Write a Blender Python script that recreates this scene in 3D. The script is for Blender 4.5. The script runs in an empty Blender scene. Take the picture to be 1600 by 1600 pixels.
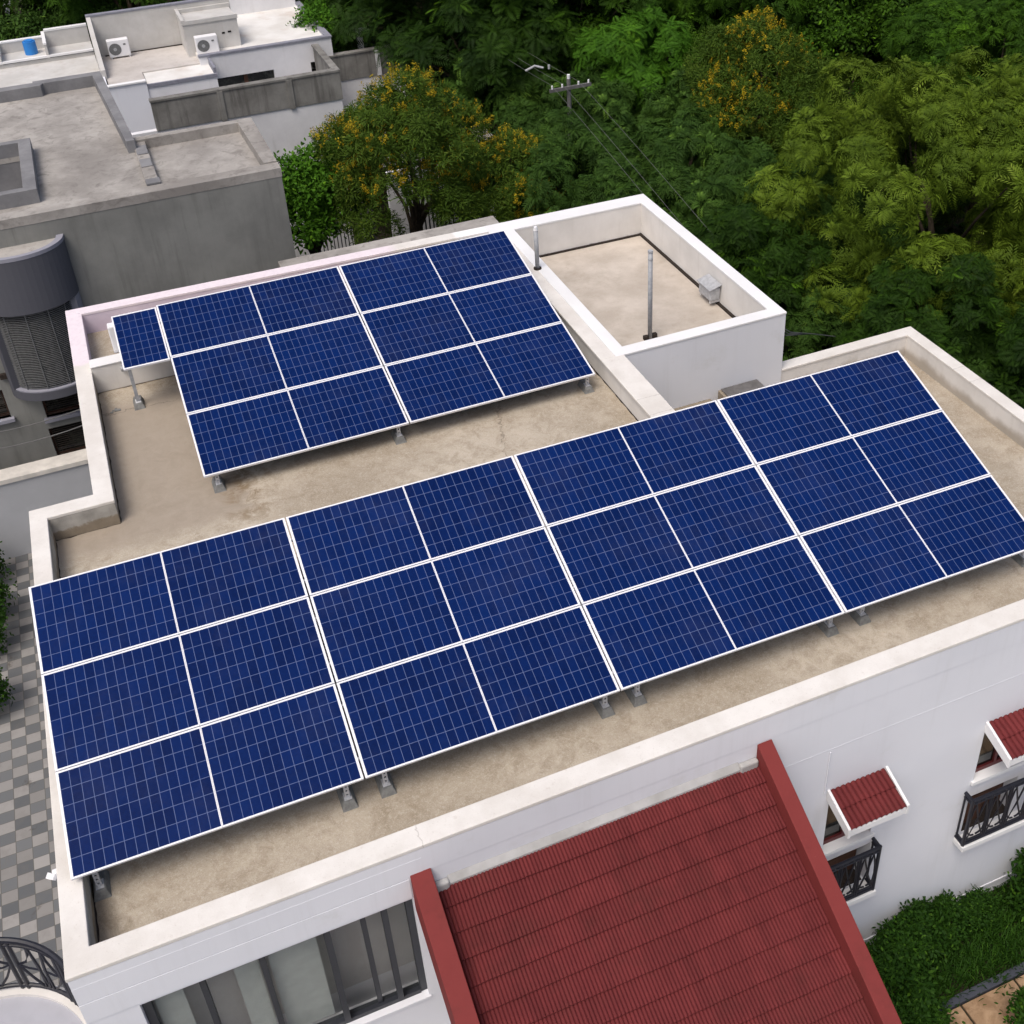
import bpy, math, random
import numpy as np
from mathutils import Matrix, Vector
R = math.radians
rs = random.Random(7)
SC = bpy.context.scene
COL = SC.collection

# ------------------------------------------------------------------ camera, sky, sun, exposure
cd = bpy.data.cameras.new("camera"); cam = bpy.data.objects.new("camera", cd); COL.objects.link(cam)
cr, cu, cf = Vector((.92037892, -.3891764, -.03800494)), Vector((.24567627, .49990703, .83050354)), Vector((.30421344, .77371487, -.5557153))
m = Matrix((cr, cu, -cf)).transposed().to_4x4(); m.translation = Vector((2.6633, -11.2186, 13.5018)); cam.matrix_world = m
cd.sensor_width = 36; cd.lens = 1853.0 / 1600 * 36
cd.shift_x = (800 - 870.58) / 1600; cd.shift_y = (620.03 - 800) / 1600
cd.clip_start = .1; cd.clip_end = 2000
SC.camera = cam
SUN_EL, SUN_AZ = R(62), R(231)          # azimuth measured clockwise from +Y
W = bpy.data.worlds.new("World"); SC.world = W; W.use_nodes = True
nt = W.node_tree; sky = nt.nodes.new("ShaderNodeTexSky"); sky.sky_type = 'NISHITA'; sky.sun_disc = False
sky.sun_elevation = SUN_EL; sky.sun_rotation = SUN_AZ; sky.air_density = 1.0; sky.dust_density = 6.0; sky.ozone_density = 1.0
bg = nt.nodes["Background"]; bg.inputs[1].default_value = .135; nt.links.new(sky.outputs[0], bg.inputs[0])
sd = bpy.data.lights.new("sun", 'SUN'); sd.energy = 1.6; sd.angle = R(25); sd.color = (1, .965, .92)
so = bpy.data.objects.new("sun", sd); COL.objects.link(so); so.location = (0, 0, 60)
sv = Vector((math.sin(SUN_AZ) * math.cos(SUN_EL), math.cos(SUN_AZ) * math.cos(SUN_EL), math.sin(SUN_EL)))
so.rotation_euler = sv.to_track_quat('Z', 'Y').to_euler()
SC.view_settings.view_transform = 'Standard'; SC.view_settings.look = 'None'
SC.view_settings.exposure = 0.08; SC.view_settings.gamma = 1; SC.view_settings.use_curve_mapping = False

# ------------------------------------------------------------------ node helpers
class NT:
    def __init__(s, name):
        s.m = bpy.data.materials.new(name); s.m.use_nodes = True
        s.t = s.m.node_tree; s.b = s.t.nodes["Principled BSDF"]; s.out = s.t.nodes["Material Output"]; s._p = None
    def n(s, ty, **k):
        x = s.t.nodes.new(ty)
        for a, b in k.items(): setattr(x, a, b)
        return x
    def l(s, a, b): s.t.links.new(a, b)
    def pos(s):
        if s._p is None: s._p = s.n("ShaderNodeNewGeometry").outputs["Position"]
        return s._p
    def objc(s): return s.n("ShaderNodeTexCoord").outputs["Object"]
    def xyz(s, v=None):
        x = s.n("ShaderNodeSeparateXYZ"); s.l(v or s.pos(), x.inputs[0]); return x.outputs
    def mul(s, v, k):
        x = s.n("ShaderNodeVectorMath", operation='MULTIPLY'); s.l(v, x.inputs[0]); x.inputs[1].default_value = k; return x.outputs[0]
    def noise(s, scale, detail=4, rough=.55, v=None, dist=0):
        x = s.n("ShaderNodeTexNoise"); x.inputs["Scale"].default_value = scale; x.inputs["Detail"].default_value = detail
        x.inputs["Roughness"].default_value = rough; x.inputs["Distortion"].default_value = dist
        s.l(v or s.pos(), x.inputs["Vector"]); return x.outputs["Fac"]
    def vor(s, scale, v=None, out="Distance"):
        x = s.n("ShaderNodeTexVoronoi"); x.inputs["Scale"].default_value = scale; s.l(v or s.pos(), x.inputs["Vector"]); return x.outputs[out]
    def math(s, op, a, b=0., c=None):
        x = s.n("ShaderNodeMath", operation=op)
        for i, q in enumerate((a, b, c)):
            if q is None: continue
            if isinstance(q, (int, float)): x.inputs[i].default_value = q
            else: s.l(q, x.inputs[i])
        return x.outputs[0]
    def step(s, v, a, b):                   # smooth 0..1 between a and b
        x = s.n("ShaderNodeMapRange"); x.interpolation_type = 'SMOOTHSTEP'
        s.l(v, x.inputs[0]); x.inputs[1].default_value = a; x.inputs[2].default_value = b; return x.outputs[0]
    def mix(s, f, a, b):
        x = s.n("ShaderNodeMix", data_type='RGBA')
        for i, q in ((0, f), (6, a), (7, b)):
            if isinstance(q, (int, float)): x.inputs[i].default_value = q
            elif isinstance(q, tuple): x.inputs[i].default_value = (*q, 1)
            else: s.l(q, x.inputs[i])
        return x.outputs[2]
    def done(s, col, rough=.85, spec=.3, metal=0., bump=None, bstr=.3, bdist=.01):
        if isinstance(col, tuple): s.b.inputs["Base Color"].default_value = (*col, 1)
        else: s.l(col, s.b.inputs["Base Color"])
        if isinstance(rough, (int, float)): s.b.inputs["Roughness"].default_value = rough
        else: s.l(rough, s.b.inputs["Roughness"])
        s.b.inputs["Specular IOR Level"].default_value = spec; s.b.inputs["Metallic"].default_value = metal
        if bump is not None:
            x = s.n("ShaderNodeBump"); x.inputs["Strength"].default_value = bstr; x.inputs["Distance"].default_value = bdist
            s.l(bump, x.inputs["Height"]); s.l(x.outputs[0], s.b.inputs["Normal"])
        return s.m

def srgb(r, g, b):
    f = lambda c: (c / 255 / 12.92) if c / 255 <= .04045 else ((c / 255 + .055) / 1.055) ** 2.4
    return (f(r), f(g), f(b))

M = {}
def plain(name, col, rough=.7, spec=.3, metal=0., var=.15, scale=3., dark=None):
    t = NT(name); d = dark or tuple(c * (1 - var) for c in col)
    n = t.noise(scale, 5, .6); M[name] = t.done(t.mix(t.step(n, .3, .7), d, col), rough, spec, metal, n, .15, .005); return M[name]

def mk_mats():
    # off-white weathered coping, pink paint over its far left part
    t = NT("coping_paint"); X, Y, Z = t.xyz()
    n = t.noise(1.3, 6, .65); n2 = t.noise(9, 5, .7); n3 = t.noise(45, 3, .6)
    c = t.mix(t.step(n, .3, .7), (.61, .58, .54), (.72, .695, .66))
    c = t.mix(t.math('MULTIPLY', t.step(n2, .60, .76), .38), c, (.40, .34, .28))
    c = t.mix(t.math('MULTIPLY', t.step(n3, .62, .75), .35), c, (.33, .28, .23))
    wg = t.math('MULTIPLY', t.math('SUBTRACT', n2, .5), .12); jf = None
    for ax, p0, g0, g1, gx in ((X, 4.35, -.9, -1.0, Y), (Y, 6.35, 11.4, 11.5, X), (Y, 6.95, 11.4, 11.5, X), (Y, 4.6, .3, .2, X)):
        q = t.math('MULTIPLY', t.step(t.math('ABSOLUTE', t.math('ADD', t.math('SUBTRACT', ax, p0), wg)), .012, .004), t.step(gx, g0, g1)); jf = q if jf is None else t.math('MAXIMUM', jf, q)
    c = t.mix(t.math('MULTIPLY', jf, .4), c, (.25, .22, .19))
    pk = t.math('MULTIPLY', t.step(t.math('ADD', Y, t.math('MULTIPLY', n2, .3)), 13.7, 13.85), t.step(X, 9.2, 8.8))
    c = t.mix(pk, c, t.mix(t.step(n2, .4, .75), (.74, .66, .70), (.66, .585, .63)))
    wh = t.math('MULTIPLY', t.step(X, 10.6, 10.75), t.step(Y, 15.6, 15.7))
    c = t.mix(wh, c, (.82, .81, .81))
    M["coping"] = t.done(c, .85, .25, 0, n3, .25, .006)
    # painted outer walls, cool white with faint streaks
    t = NT("wall_paint"); n = t.noise(.35, 4, .5); st = t.noise(1.0, 5, .6, t.mul(t.pos(), (3.2, 3.2, .25))); f = t.noise(60, 2, .5)
    c = t.mix(t.step(n, .3, .7), (.68, .695, .74), (.745, .757, .80))
    c = t.mix(t.math('MULTIPLY', t.step(st, .54, .80), .22), c, (.46, .46, .46))
    sm = t.step(t.noise(.8, 6, .7), .58, .78); c = t.mix(t.math('MULTIPLY', sm, .33), c, (.50, .50, .47))
    Z = t.xyz()[2]; ds = t.noise(1.0, 5, .65, t.mul(t.pos(), (7, 7, .35))); ds = t.math('MULTIPLY', t.step(ds, .50, .68), t.step(t.math('ADD', Z, t.math('MULTIPLY', n, 1.2)), -1.5, .1)); c = t.mix(t.math('MULTIPLY', ds, .05), c, (.40, .39, .37))
    M["wall"] = t.done(c, .8, .3, 0, t.math('ADD', f, t.math('MULTIPLY', n, 3)), .1, .004)
    t = NT("fresh_white_paint"); n = t.noise(.8, 5, .6); n2 = t.noise(14, 4, .6)
    c = t.mix(t.step(n, .3, .75), (.70, .70, .705), (.77, .77, .775)); c = t.mix(t.math('MULTIPLY', t.step(n2, .66, .8), .3), c, (.55, .54, .51))
    M["white"] = t.done(c, .75, .3, 0, n2, .1, .004)
    # tower recess walls: warm off white, damp foot
    t = NT("inner_wall_paint"); X, Y, Z = t.xyz(); n = t.noise(1.2, 5, .6); n2 = t.noise(5, 5, .65); st = t.noise(1, 5, .6, t.mul(t.pos(), (5, 5, .5)))
    c = t.mix(t.step(n, .3, .7), (.62, .60, .575), (.71, .69, .665)); c = t.mix(t.math('MULTIPLY', t.step(st, .52, .75), .25), c, (.46, .43, .39))
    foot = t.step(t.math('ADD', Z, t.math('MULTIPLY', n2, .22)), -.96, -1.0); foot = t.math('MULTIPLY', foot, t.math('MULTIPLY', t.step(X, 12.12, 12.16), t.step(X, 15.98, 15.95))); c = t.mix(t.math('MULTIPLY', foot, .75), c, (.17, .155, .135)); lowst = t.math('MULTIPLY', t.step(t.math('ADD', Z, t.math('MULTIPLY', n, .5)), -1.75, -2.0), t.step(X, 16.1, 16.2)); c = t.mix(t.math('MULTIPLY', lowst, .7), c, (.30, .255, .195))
    M["inner_wall"] = t.done(c, .85, .25, 0, n2, .15, .006)
    # old parapet insides: grey plaster with a ragged brown tide mark
    t = NT("stained_plaster"); X, Y, Z = t.xyz(); n = t.noise(1.6, 6, .65); n2 = t.noise(8, 5, .65); n3 = t.noise(.5, 3, .5)
    c = t.mix(t.step(n, .3, .7), (.27, .262, .24), (.45, .435, .405))
    tide = t.step(t.math('ADD', Z, t.math('ADD', t.math('MULTIPLY', n, .42), t.math('MULTIPLY', n3, .5))), -.02, -.08)
    c = t.mix(t.math('MULTIPLY', tide, .85), c, t.mix(n2, (.15, .115, .075), (.30, .25, .185)))
    M["stained"] = t.done(c, .9, .2, 0, n2, .3, .008)
    t = NT("lilac_paint"); n = t.noise(1.5, 5, .6); c = t.mix(t.step(n, .3, .7), (.56, .48, .57), (.66, .58, .655)); M["lilac"] = t.done(c, .8, .25, 0, n, .1, .005)
    # roof screed
    t = NT("roof_screed"); X, Y, Z = t.xyz()
    n = t.noise(.45, 6, .6); n2 = t.noise(3.5, 7, .7, dist=.6); n3 = t.noise(26, 6, .75, dist=1.2); n4 = t.noise(75, 3, .7); v = t.noise(1.1, 8, .7, dist=1.5)
    c = t.mix(t.step(n, .3, .7), (.32, .27, .205), (.49, .432, .352))
    c = t.mix(t.math('MULTIPLY', t.step(n2, .42, .66), .6), c, (.255, .205, .145))
    c = t.mix(t.math('MULTIPLY', t.step(n3, .45, .66), .6), c, (.54, .49, .42))
    c = t.mix(t.math('MULTIPLY', t.step(n4, .54, .70), .55), c, (.17, .14, .10))
    wob = t.math('ADD', X, t.math('MULTIPLY', v, 1.6)); wob2 = t.math('ADD', Y, t.math('MULTIPLY', v, .9))
    wet = t.math('MULTIPLY', t.math('MULTIPLY', t.step(wob, 4.6, 4.3), t.step(wob2, 7.7, 8.3)), t.step(wob2, 13.3, 12.6))
    c = t.mix(t.math('MULTIPLY', wet, .88), c, t.mix(t.step(n2, .3, .7), (.29, .245, .195), (.345, .295, .24)))
    rim = t.math('MULTIPLY', t.math('MULTIPLY', t.step(wob, 5.0, 4.5), t.step(wob, 3.9, 4.4)), t.math('MULTIPLY', t.step(wob2, 7.6, 8.2), t.step(n2, .40, .6)))
    c = t.mix(t.math('MULTIPLY', rim, .75), c, (.19, .135, .075))
    ds = t.math('MULTIPLY', t.step(wob, 1.5, .9), t.step(wob2, 1.2, .2)); c = t.mix(t.math('MULTIPLY', ds, .55), c, (.12, .085, .05))
    wig = t.math('MULTIPLY', t.math('SUBTRACT', n2, .5), .5)
    ca = t.math('ABSOLUTE', t.math('ADD', t.math('SUBTRACT', X, t.math('MULTIPLY_ADD', Y, .30, 6.55)), wig)); ca = t.math('MULTIPLY', t.step(ca, .022, .006), t.math('MULTIPLY', t.step(Y, 5.2, 5.6), t.step(Y, 9.2, 8.6)))
    cb = t.math('ABSOLUTE', t.math('ADD', t.math('SUBTRACT', Y, t.math('MULTIPLY_ADD', X, -.06, 12.35)), wig)); cb = t.math('MULTIPLY', t.step(cb, .02, .005), t.step(X, 3.0, 2.7))
    c = t.mix(t.math('MULTIPLY', t.math('MAXIMUM', ca, cb), .55), c, (.13, .105, .08))
    M["screed"] = t.done(c, .9, .2, 0, t.math('ADD', n3, t.math('MULTIPLY', n4, .4)), .5, .012)
    t = NT("tower_screed"); n = t.noise(.9, 6, .6); n2 = t.noise(12, 6, .7, dist=.8); n4 = t.noise(80, 2, .5)
    c = t.mix(t.step(n, .35, .7), (.42, .37, .315), (.54, .485, .425)); c = t.mix(t.math('MULTIPLY', t.step(n2, .5, .75), .35), c, (.33, .27, .20))
    sp = t.step(t.noise(.55, 5, .7), .54, .72); c = t.mix(t.math('MULTIPLY', sp, .3), c, (.25, .215, .165)); c = t.mix(t.math('MULTIPLY', t.step(n4, .62, .75), .3), c, (.2, .16, .12))
    M["screed2"] = t.done(c, .9, .2, 0, n2, .3, .008)
    # red roof tiles / paint
    for nm, a, b in (("tile", (.075, .0125, .014), (.18, .032, .033)), ("redpaint", (.155, .027, .026), (.20, .037, .035))):
        t = NT("red_" + nm); at = t.n("ShaderNodeAttribute", attribute_name="rnd").outputs["Fac"]; n = t.noise(2.2, 5, .65); n2 = t.noise(30, 4, .65)
        c = t.mix(t.math('ADD', t.math('MULTIPLY', n, .8), t.math('MULTIPLY', at, .2)), a, b)
        c = t.mix(t.math('MULTIPLY', t.step(n2, .64, .78), .4), c, (.26, .095, .08)); n5 = t.noise(.9, 7, .75); c = t.mix(t.math('MULTIPLY', t.step(n5, .5, .72), .38), c, (.07, .022, .018)); M[nm] = t.done(c, .75, .15, 0, n2, .12, .004)
    # solar cells
    t = NT("solar_cells"); uv = t.n("ShaderNodeUVMap").outputs[0]; U, V, _ = t.xyz(uv)
    oi = t.n("ShaderNodeObjectInfo").outputs["Random"]
    fu, fv = t.math('FRACT', U), t.math('FRACT', V)
    eu = t.math('MINIMUM', fu, t.math('SUBTRACT', 1, fu)); ev = t.math('MINIMUM', fv, t.math('SUBTRACT', 1, fv))
    line = t.math('MAXIMUM', t.step(eu, .040, .026), t.step(ev, .023, .015))
    cv = t.n("ShaderNodeCombineXYZ"); t.l(t.math('FLOOR', U), cv.inputs[0]); t.l(t.math('FLOOR', V), cv.inputs[1]); t.l(t.math('MULTIPLY', oi, 90), cv.inputs[2])
    wn = t.n("ShaderNodeTexWhiteNoise", noise_dimensions='3D'); t.l(cv.outputs[0], wn.inputs[0])
    bus = t.step(t.math('SINE', t.math('MULTIPLY', V, 2 * math.pi * 10)), .2, .9)
    gr = t.vor(3.2, t.mul(uv, (1, 1.8, 1)), "Color"); grx = t.xyz(gr)[0]
    k = t.math('ADD', t.math('MULTIPLY', wn.outputs["Value"], .5), t.math('ADD', t.math('MULTIPLY', grx, .2), t.math('MULTIPLY', oi, .25)))
    c = t.mix(k, (.0010, .0080, .055), (.0019, .0170, .106)); c = t.mix(t.math('MULTIPLY', bus, .16), c, (.008, .022, .10))
    c = t.mix(t.math('MULTIPLY', line, .5), c, (.17, .22, .40))
    du = t.step(t.noise(.9, 6, .7), .45, .8); c = t.mix(t.math('MULTIPLY', du, .03), c, (.35, .34, .33)); M["cells"] = t.done(c, .28, .08)
    plain("frame_aluminium", (.80, .80, .83), .45, .5, 0, .06, 6)
    plain("galvanised_steel", (.66, .67, .69), .45, .5, .0, .25, 14)
    plain("block_concrete", (.25, .255, .25), .9, .2, 0, .35, 10)
    plain("pipe_steel", (.36, .375, .40), .5, .4, 0, .25, 9); plain("black_iron", (.012, .013, .022), .42, .5, 0, .3, 8)
    plain("dark_hole", (.012, .011, .010), .9, .1)
    plain("rust_shade_dark", (.05, .04, .035), .9, .1, 0, .5, 20)
    plain("window_grey", (.022, .025, .034), .45, .5, 0, .15, 6)
    plain("window_red", (.10, .012, .014), .5, .4)
    plain("curtain", (.46, .50, .475), .9, .1, 0, .12, 5)
    plain("wood_brown", (.10, .045, .028), .7, .3, 0, .4, 9)
    plain("plastic_white", (.78, .78, .80), .5, .4, 0, .05)
    plain("lamp_grey", (.42, .43, .45), .5, .4, 0, .25, 12)
    plain("fan_grey", (.16, .165, .17), .5, .4, 0, .3, 12)
    plain("slate_edge", (.052, .058, .075), .65, .35, 0, .25, 4)
    plain("bark", (.075, .058, .042), .95, .1, 0, .5, 9)
    plain("mortar", (.47, .465, .46), .9, .2, 0, .6, 2.5, (.36, .355, .345)); plain("bounce_paving", (.52, .51, .49), .9, .2, 0, .2, 1)
    plain("wire", (.13, .13, .13), .6, .3)
    plain("pole_concrete", (.15, .145, .145), .9, .2, 0, .3, 5)
    plain("blue_tank", (.03, .22, .62), .5, .4)
    plain("brick", (.22, .07, .045), .9, .2, 0, .4, 12)
    plain("fence_white", (.6, .6, .6), .8, .2)
    t = NT("window_glass"); n = t.noise(1.5, 4, .6); t.done(t.mix(n, (.05, .06, .06), (.10, .115, .11)), .04, 1.0)
    t.b.inputs["Alpha"].default_value = .16; M["glass"] = t.m
    t = NT("dark_glass"); n = t.noise(2.5, 3, .6); M["darkglass"] = t.done(t.mix(t.step(n, .4, .7), (.008, .009, .008), (.05, .055, .045)), .08, .6)
    # neighbour's grey render, its roof, its bay
    t = NT("grey_render"); n = t.noise(.5, 6, .65); st = t.noise(1.2, 5, .6, t.mul(t.pos(), (4, 4, .3))); n3 = t.noise(30, 3, .6)
    c = t.mix(t.step(n, .3, .7), (.17, .172, .163), (.24, .242, .228)); c = t.mix(t.math('MULTIPLY', t.step(st, .5, .72), .4), c, (.11, .11, .10)); c = t.mix(t.math('MULTIPLY', t.step(st, .5, .3), .35), c, (.24, .24, .225))
    M["grey"] = t.done(c, .9, .2, 0, n3, .15, .005)
    t = NT("grey_parapet"); n = t.noise(1, 6, .65); n2 = t.noise(7, 5, .7); c = t.mix(t.step(n, .3, .7), (.15, .15, .158), (.23, .23, .238)); c = t.mix(t.math('MULTIPLY', t.step(n2, .55, .75), .4), c, (.26, .25, .24)); M["greyp"] = t.done(c, .9, .2, 0, n2, .2, .006)
    t = NT("old_roof_concrete"); n = t.noise(.4, 7, .68); n2 = t.noise(2.6, 7, .7, dist=.8); n3 = t.noise(14, 5, .7)
    c = t.mix(t.step(n, .35, .68), (.235, .22, .205), (.40, .38, .355)); c = t.mix(t.math('MULTIPLY', t.step(n2, .48, .72), .65), c, (.14, .128, .118)); c = t.mix(t.math('MULTIPLY', t.step(n3, .64, .75), .6), c, (.50, .46, .42))
    M["oldroof"] = t.done(c, .95, .15, 0, n3, .35, .01)
    t = NT("bay_paint"); n = t.noise(.8, 5, .6); M["bay"] = t.done(t.mix(n, (.068, .07, .086), (.10, .102, .118)), .8, .25, 0, n, .1, .005)
    t = NT("bay_rim_paint"); n = t.noise(2, 5, .6); M["bayrim"] = t.done(t.mix(n, (.22, .222, .27), (.31, .312, .355)), .8, .25)
    # far white house
    t = NT("old_white_paint"); n = t.noise(.5, 6, .65); st = t.noise(1, 5, .65, t.mul(t.pos(), (2.5, 2.5, .25))); c = t.mix(t.step(n, .3, .7), (.62, .62, .64), (.74, .74, .76)); c = t.mix(t.math('MULTIPLY', t.step(st, .55, .78), .4), c, (.42, .41, .39)); M["oldwhite"] = t.done(c, .85, .2, 0, n, .1, .005)
    t = NT("beige_plaster"); n = t.noise(.7, 6, .65); st = t.noise(1, 5, .65, t.mul(t.pos(), (2.5, 2.5, .3))); c = t.mix(t.step(n, .3, .7), (.46, .45, .43), (.57, .56, .545)); c = t.mix(t.math('MULTIPLY', t.step(st, .5, .75), .4), c, (.40, .35, .31)); M["beige"] = t.done(c, .9, .2, 0, n, .1, .005)
    t = NT("beige_screed"); n = t.noise(.7, 6, .65); n2 = t.noise(4, 6, .7); c = t.mix(t.step(n, .3, .7), (.42, .39, .365), (.54, .51, .485)); c = t.mix(t.math('MULTIPLY', t.step(n2, .52, .72), .4), c, (.34, .29, .26)); M["beigefloor"] = t.done(c, .9, .2, 0, n2, .2, .008)
    t = NT("tarpaulin"); n = t.noise(.9, 5, .6); n2 = t.noise(.5, 4, .6); c = t.mix(t.step(n, .3, .7), (.62, .60, .57), (.74, .73, .71)); c = t.mix(t.math('MULTIPLY', t.step(n2, .56, .7), .5), c, (.48, .38, .31)); M["tarp"] = t.done(c, .7, .3, 0, n, .6, .05)
    t = NT("streaked_concrete"); n = t.noise(.9, 6, .65); st = t.noise(1, 6, .7, t.mul(t.pos(), (3.2, 3.2, .25))); c = t.mix(t.step(n, .3, .7), (.16, .155, .145), (.26, .255, .24)); c = t.mix(t.math('MULTIPLY', t.step(st, .48, .68), .6), c, (.085, .08, .075)); M["streak"] = t.done(c, .95, .15, 0, n, .15, .006)
    plain("blue_grey_trim", (.25, .255, .30), .8, .2, 0, .2, 4)
    # courtyard tiles, garden stone, soil
    t = NT("chequer_tiles"); X, Y, Z = t.xyz(); tx, ty = .325, .30
    u, v = t.math('DIVIDE', X, tx), t.math('DIVIDE', Y, ty); par = t.math('MODULO', t.math('ADD', t.math('FLOOR', u), t.math('ADD', t.math('FLOOR', v), 400)), 2)
    cv = t.n("ShaderNodeCombineXYZ"); t.l(t.math('FLOOR', u), cv.inputs[0]); t.l(t.math('FLOOR', v), cv.inputs[1]); wn = t.n("ShaderNodeTexWhiteNoise", noise_dimensions='2D'); t.l(cv.outputs[0], wn.inputs[0])
    n = t.noise(3, 6, .65); n2 = t.noise(.8, 5, .7)
    dk = t.mix(wn.outputs[0], (.085, .09, .095), (.135, .14, .145)); lt = t.mix(wn.outputs[0], (.19, .183, .175), (.275, .265, .255)); c = t.mix(par, dk, lt)
    c = t.mix(t.math('MULTIPLY', t.step(n, .45, .75), .35), c, (.13, .12, .11)); c = t.mix(t.math('MULTIPLY', t.step(t.noise(1.4, 6, .7), .62, .76), .8), c, (.05, .038, .028))
    fu, fv = t.math('FRACT', u), t.math('FRACT', v); e = t.math('MINIMUM', t.math('MINIMUM', fu, t.math('SUBTRACT', 1, fu)), t.math('MINIMUM', fv, t.math('SUBTRACT', 1, fv)))
    c = t.mix(t.step(e, .03, .015), c, (.10, .095, .085)); M["chequer"] = t.done(c, .8, .3, 0, n, .15, .006)
    t = NT("sandstone"); n = t.noise(2.2, 6, .65, dist=1.5); n2 = t.noise(20, 4, .6); c = t.mix(t.step(n, .3, .7), (.22, .135, .075), (.40, .27, .165)); c = t.mix(t.math('MULTIPLY', t.step(n2, .55, .75), .4), c, (.16, .10, .06)); M["sandstone"] = t.done(c, .85, .25, 0, n2, .25, .008)
    t = NT("soil"); n = t.noise(.6, 6, .65); n2 = t.noise(9, 5, .7); c = t.mix(n, (.018, .016, .010), (.05, .042, .028)); M["soil"] = t.done(c, .95, .1, 0, n2, .4, .03)
    t = NT("plain_paving"); n = t.noise(1.2, 6, .65); M["paving"] = t.done(t.mix(n, (.16, .155, .145), (.24, .235, .22)), .9, .2, 0, n, .2, .006)
    # foliage
    def leaf(nm, a, b, c2, tr=.14, sp=.25):
        t = NT(nm); at = t.n("ShaderNodeAttribute", attribute_name="rnd").outputs["Fac"]; oi = t.n("ShaderNodeObjectInfo").outputs["Random"]
        n = t.noise(.5, 3, .5); k = t.math('ADD', t.math('MULTIPLY', at, .75), t.math('MULTIPLY', n, .3)); c = t.mix(k, a, b)
        c = t.mix(t.math('MULTIPLY', t.step(at, .78, 1.0), .75), c, c2); c = t.mix(t.math('MULTIPLY', oi, .3), c, tuple(.75 * q for q in a))
        t.done(c, .6, .08); tn = t.n("ShaderNodeBsdfTranslucent"); t.l(c, tn.inputs[0]); mx = t.n("ShaderNodeMixShader"); mx.inputs[0].default_value = tr
        t.l(t.b.outputs[0], mx.inputs[1]); t.l(tn.outputs[0], mx.inputs[2]); t.l(mx.outputs[0], t.out.inputs[0]); M[nm] = t.m
    leaf("olive_leaves", (.026, .050, .005), (.175, .265, .022), (.36, .46, .07), .16)
    leaf("fern_leaves", (.006, .020, .003), (.062, .145, .008), (.17, .36, .016))
    leaf("bright_leaves", (.020, .065, .006), (.095, .24, .016), (.20, .40, .02))
    leaf("dark_leaves", (.004, .012, .003), (.036, .085, .007), (.11, .24, .014))
    leaf("vine_leaves", (.010, .028, .006), (.075, .155, .022), (.20, .34, .045))
    leaf("dull_leaves", (.020, .050, .006), (.105, .17, .020), (.22, .26, .03))
    leaf("shrub_leaves", (.007, .025, .004), (.036, .095, .008), (.10, .21, .018))
    leaf("yellow_flowers", (.27, .19, .010), (.48, .37, .02), (.64, .55, .05), .25)
mk_mats()

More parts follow.
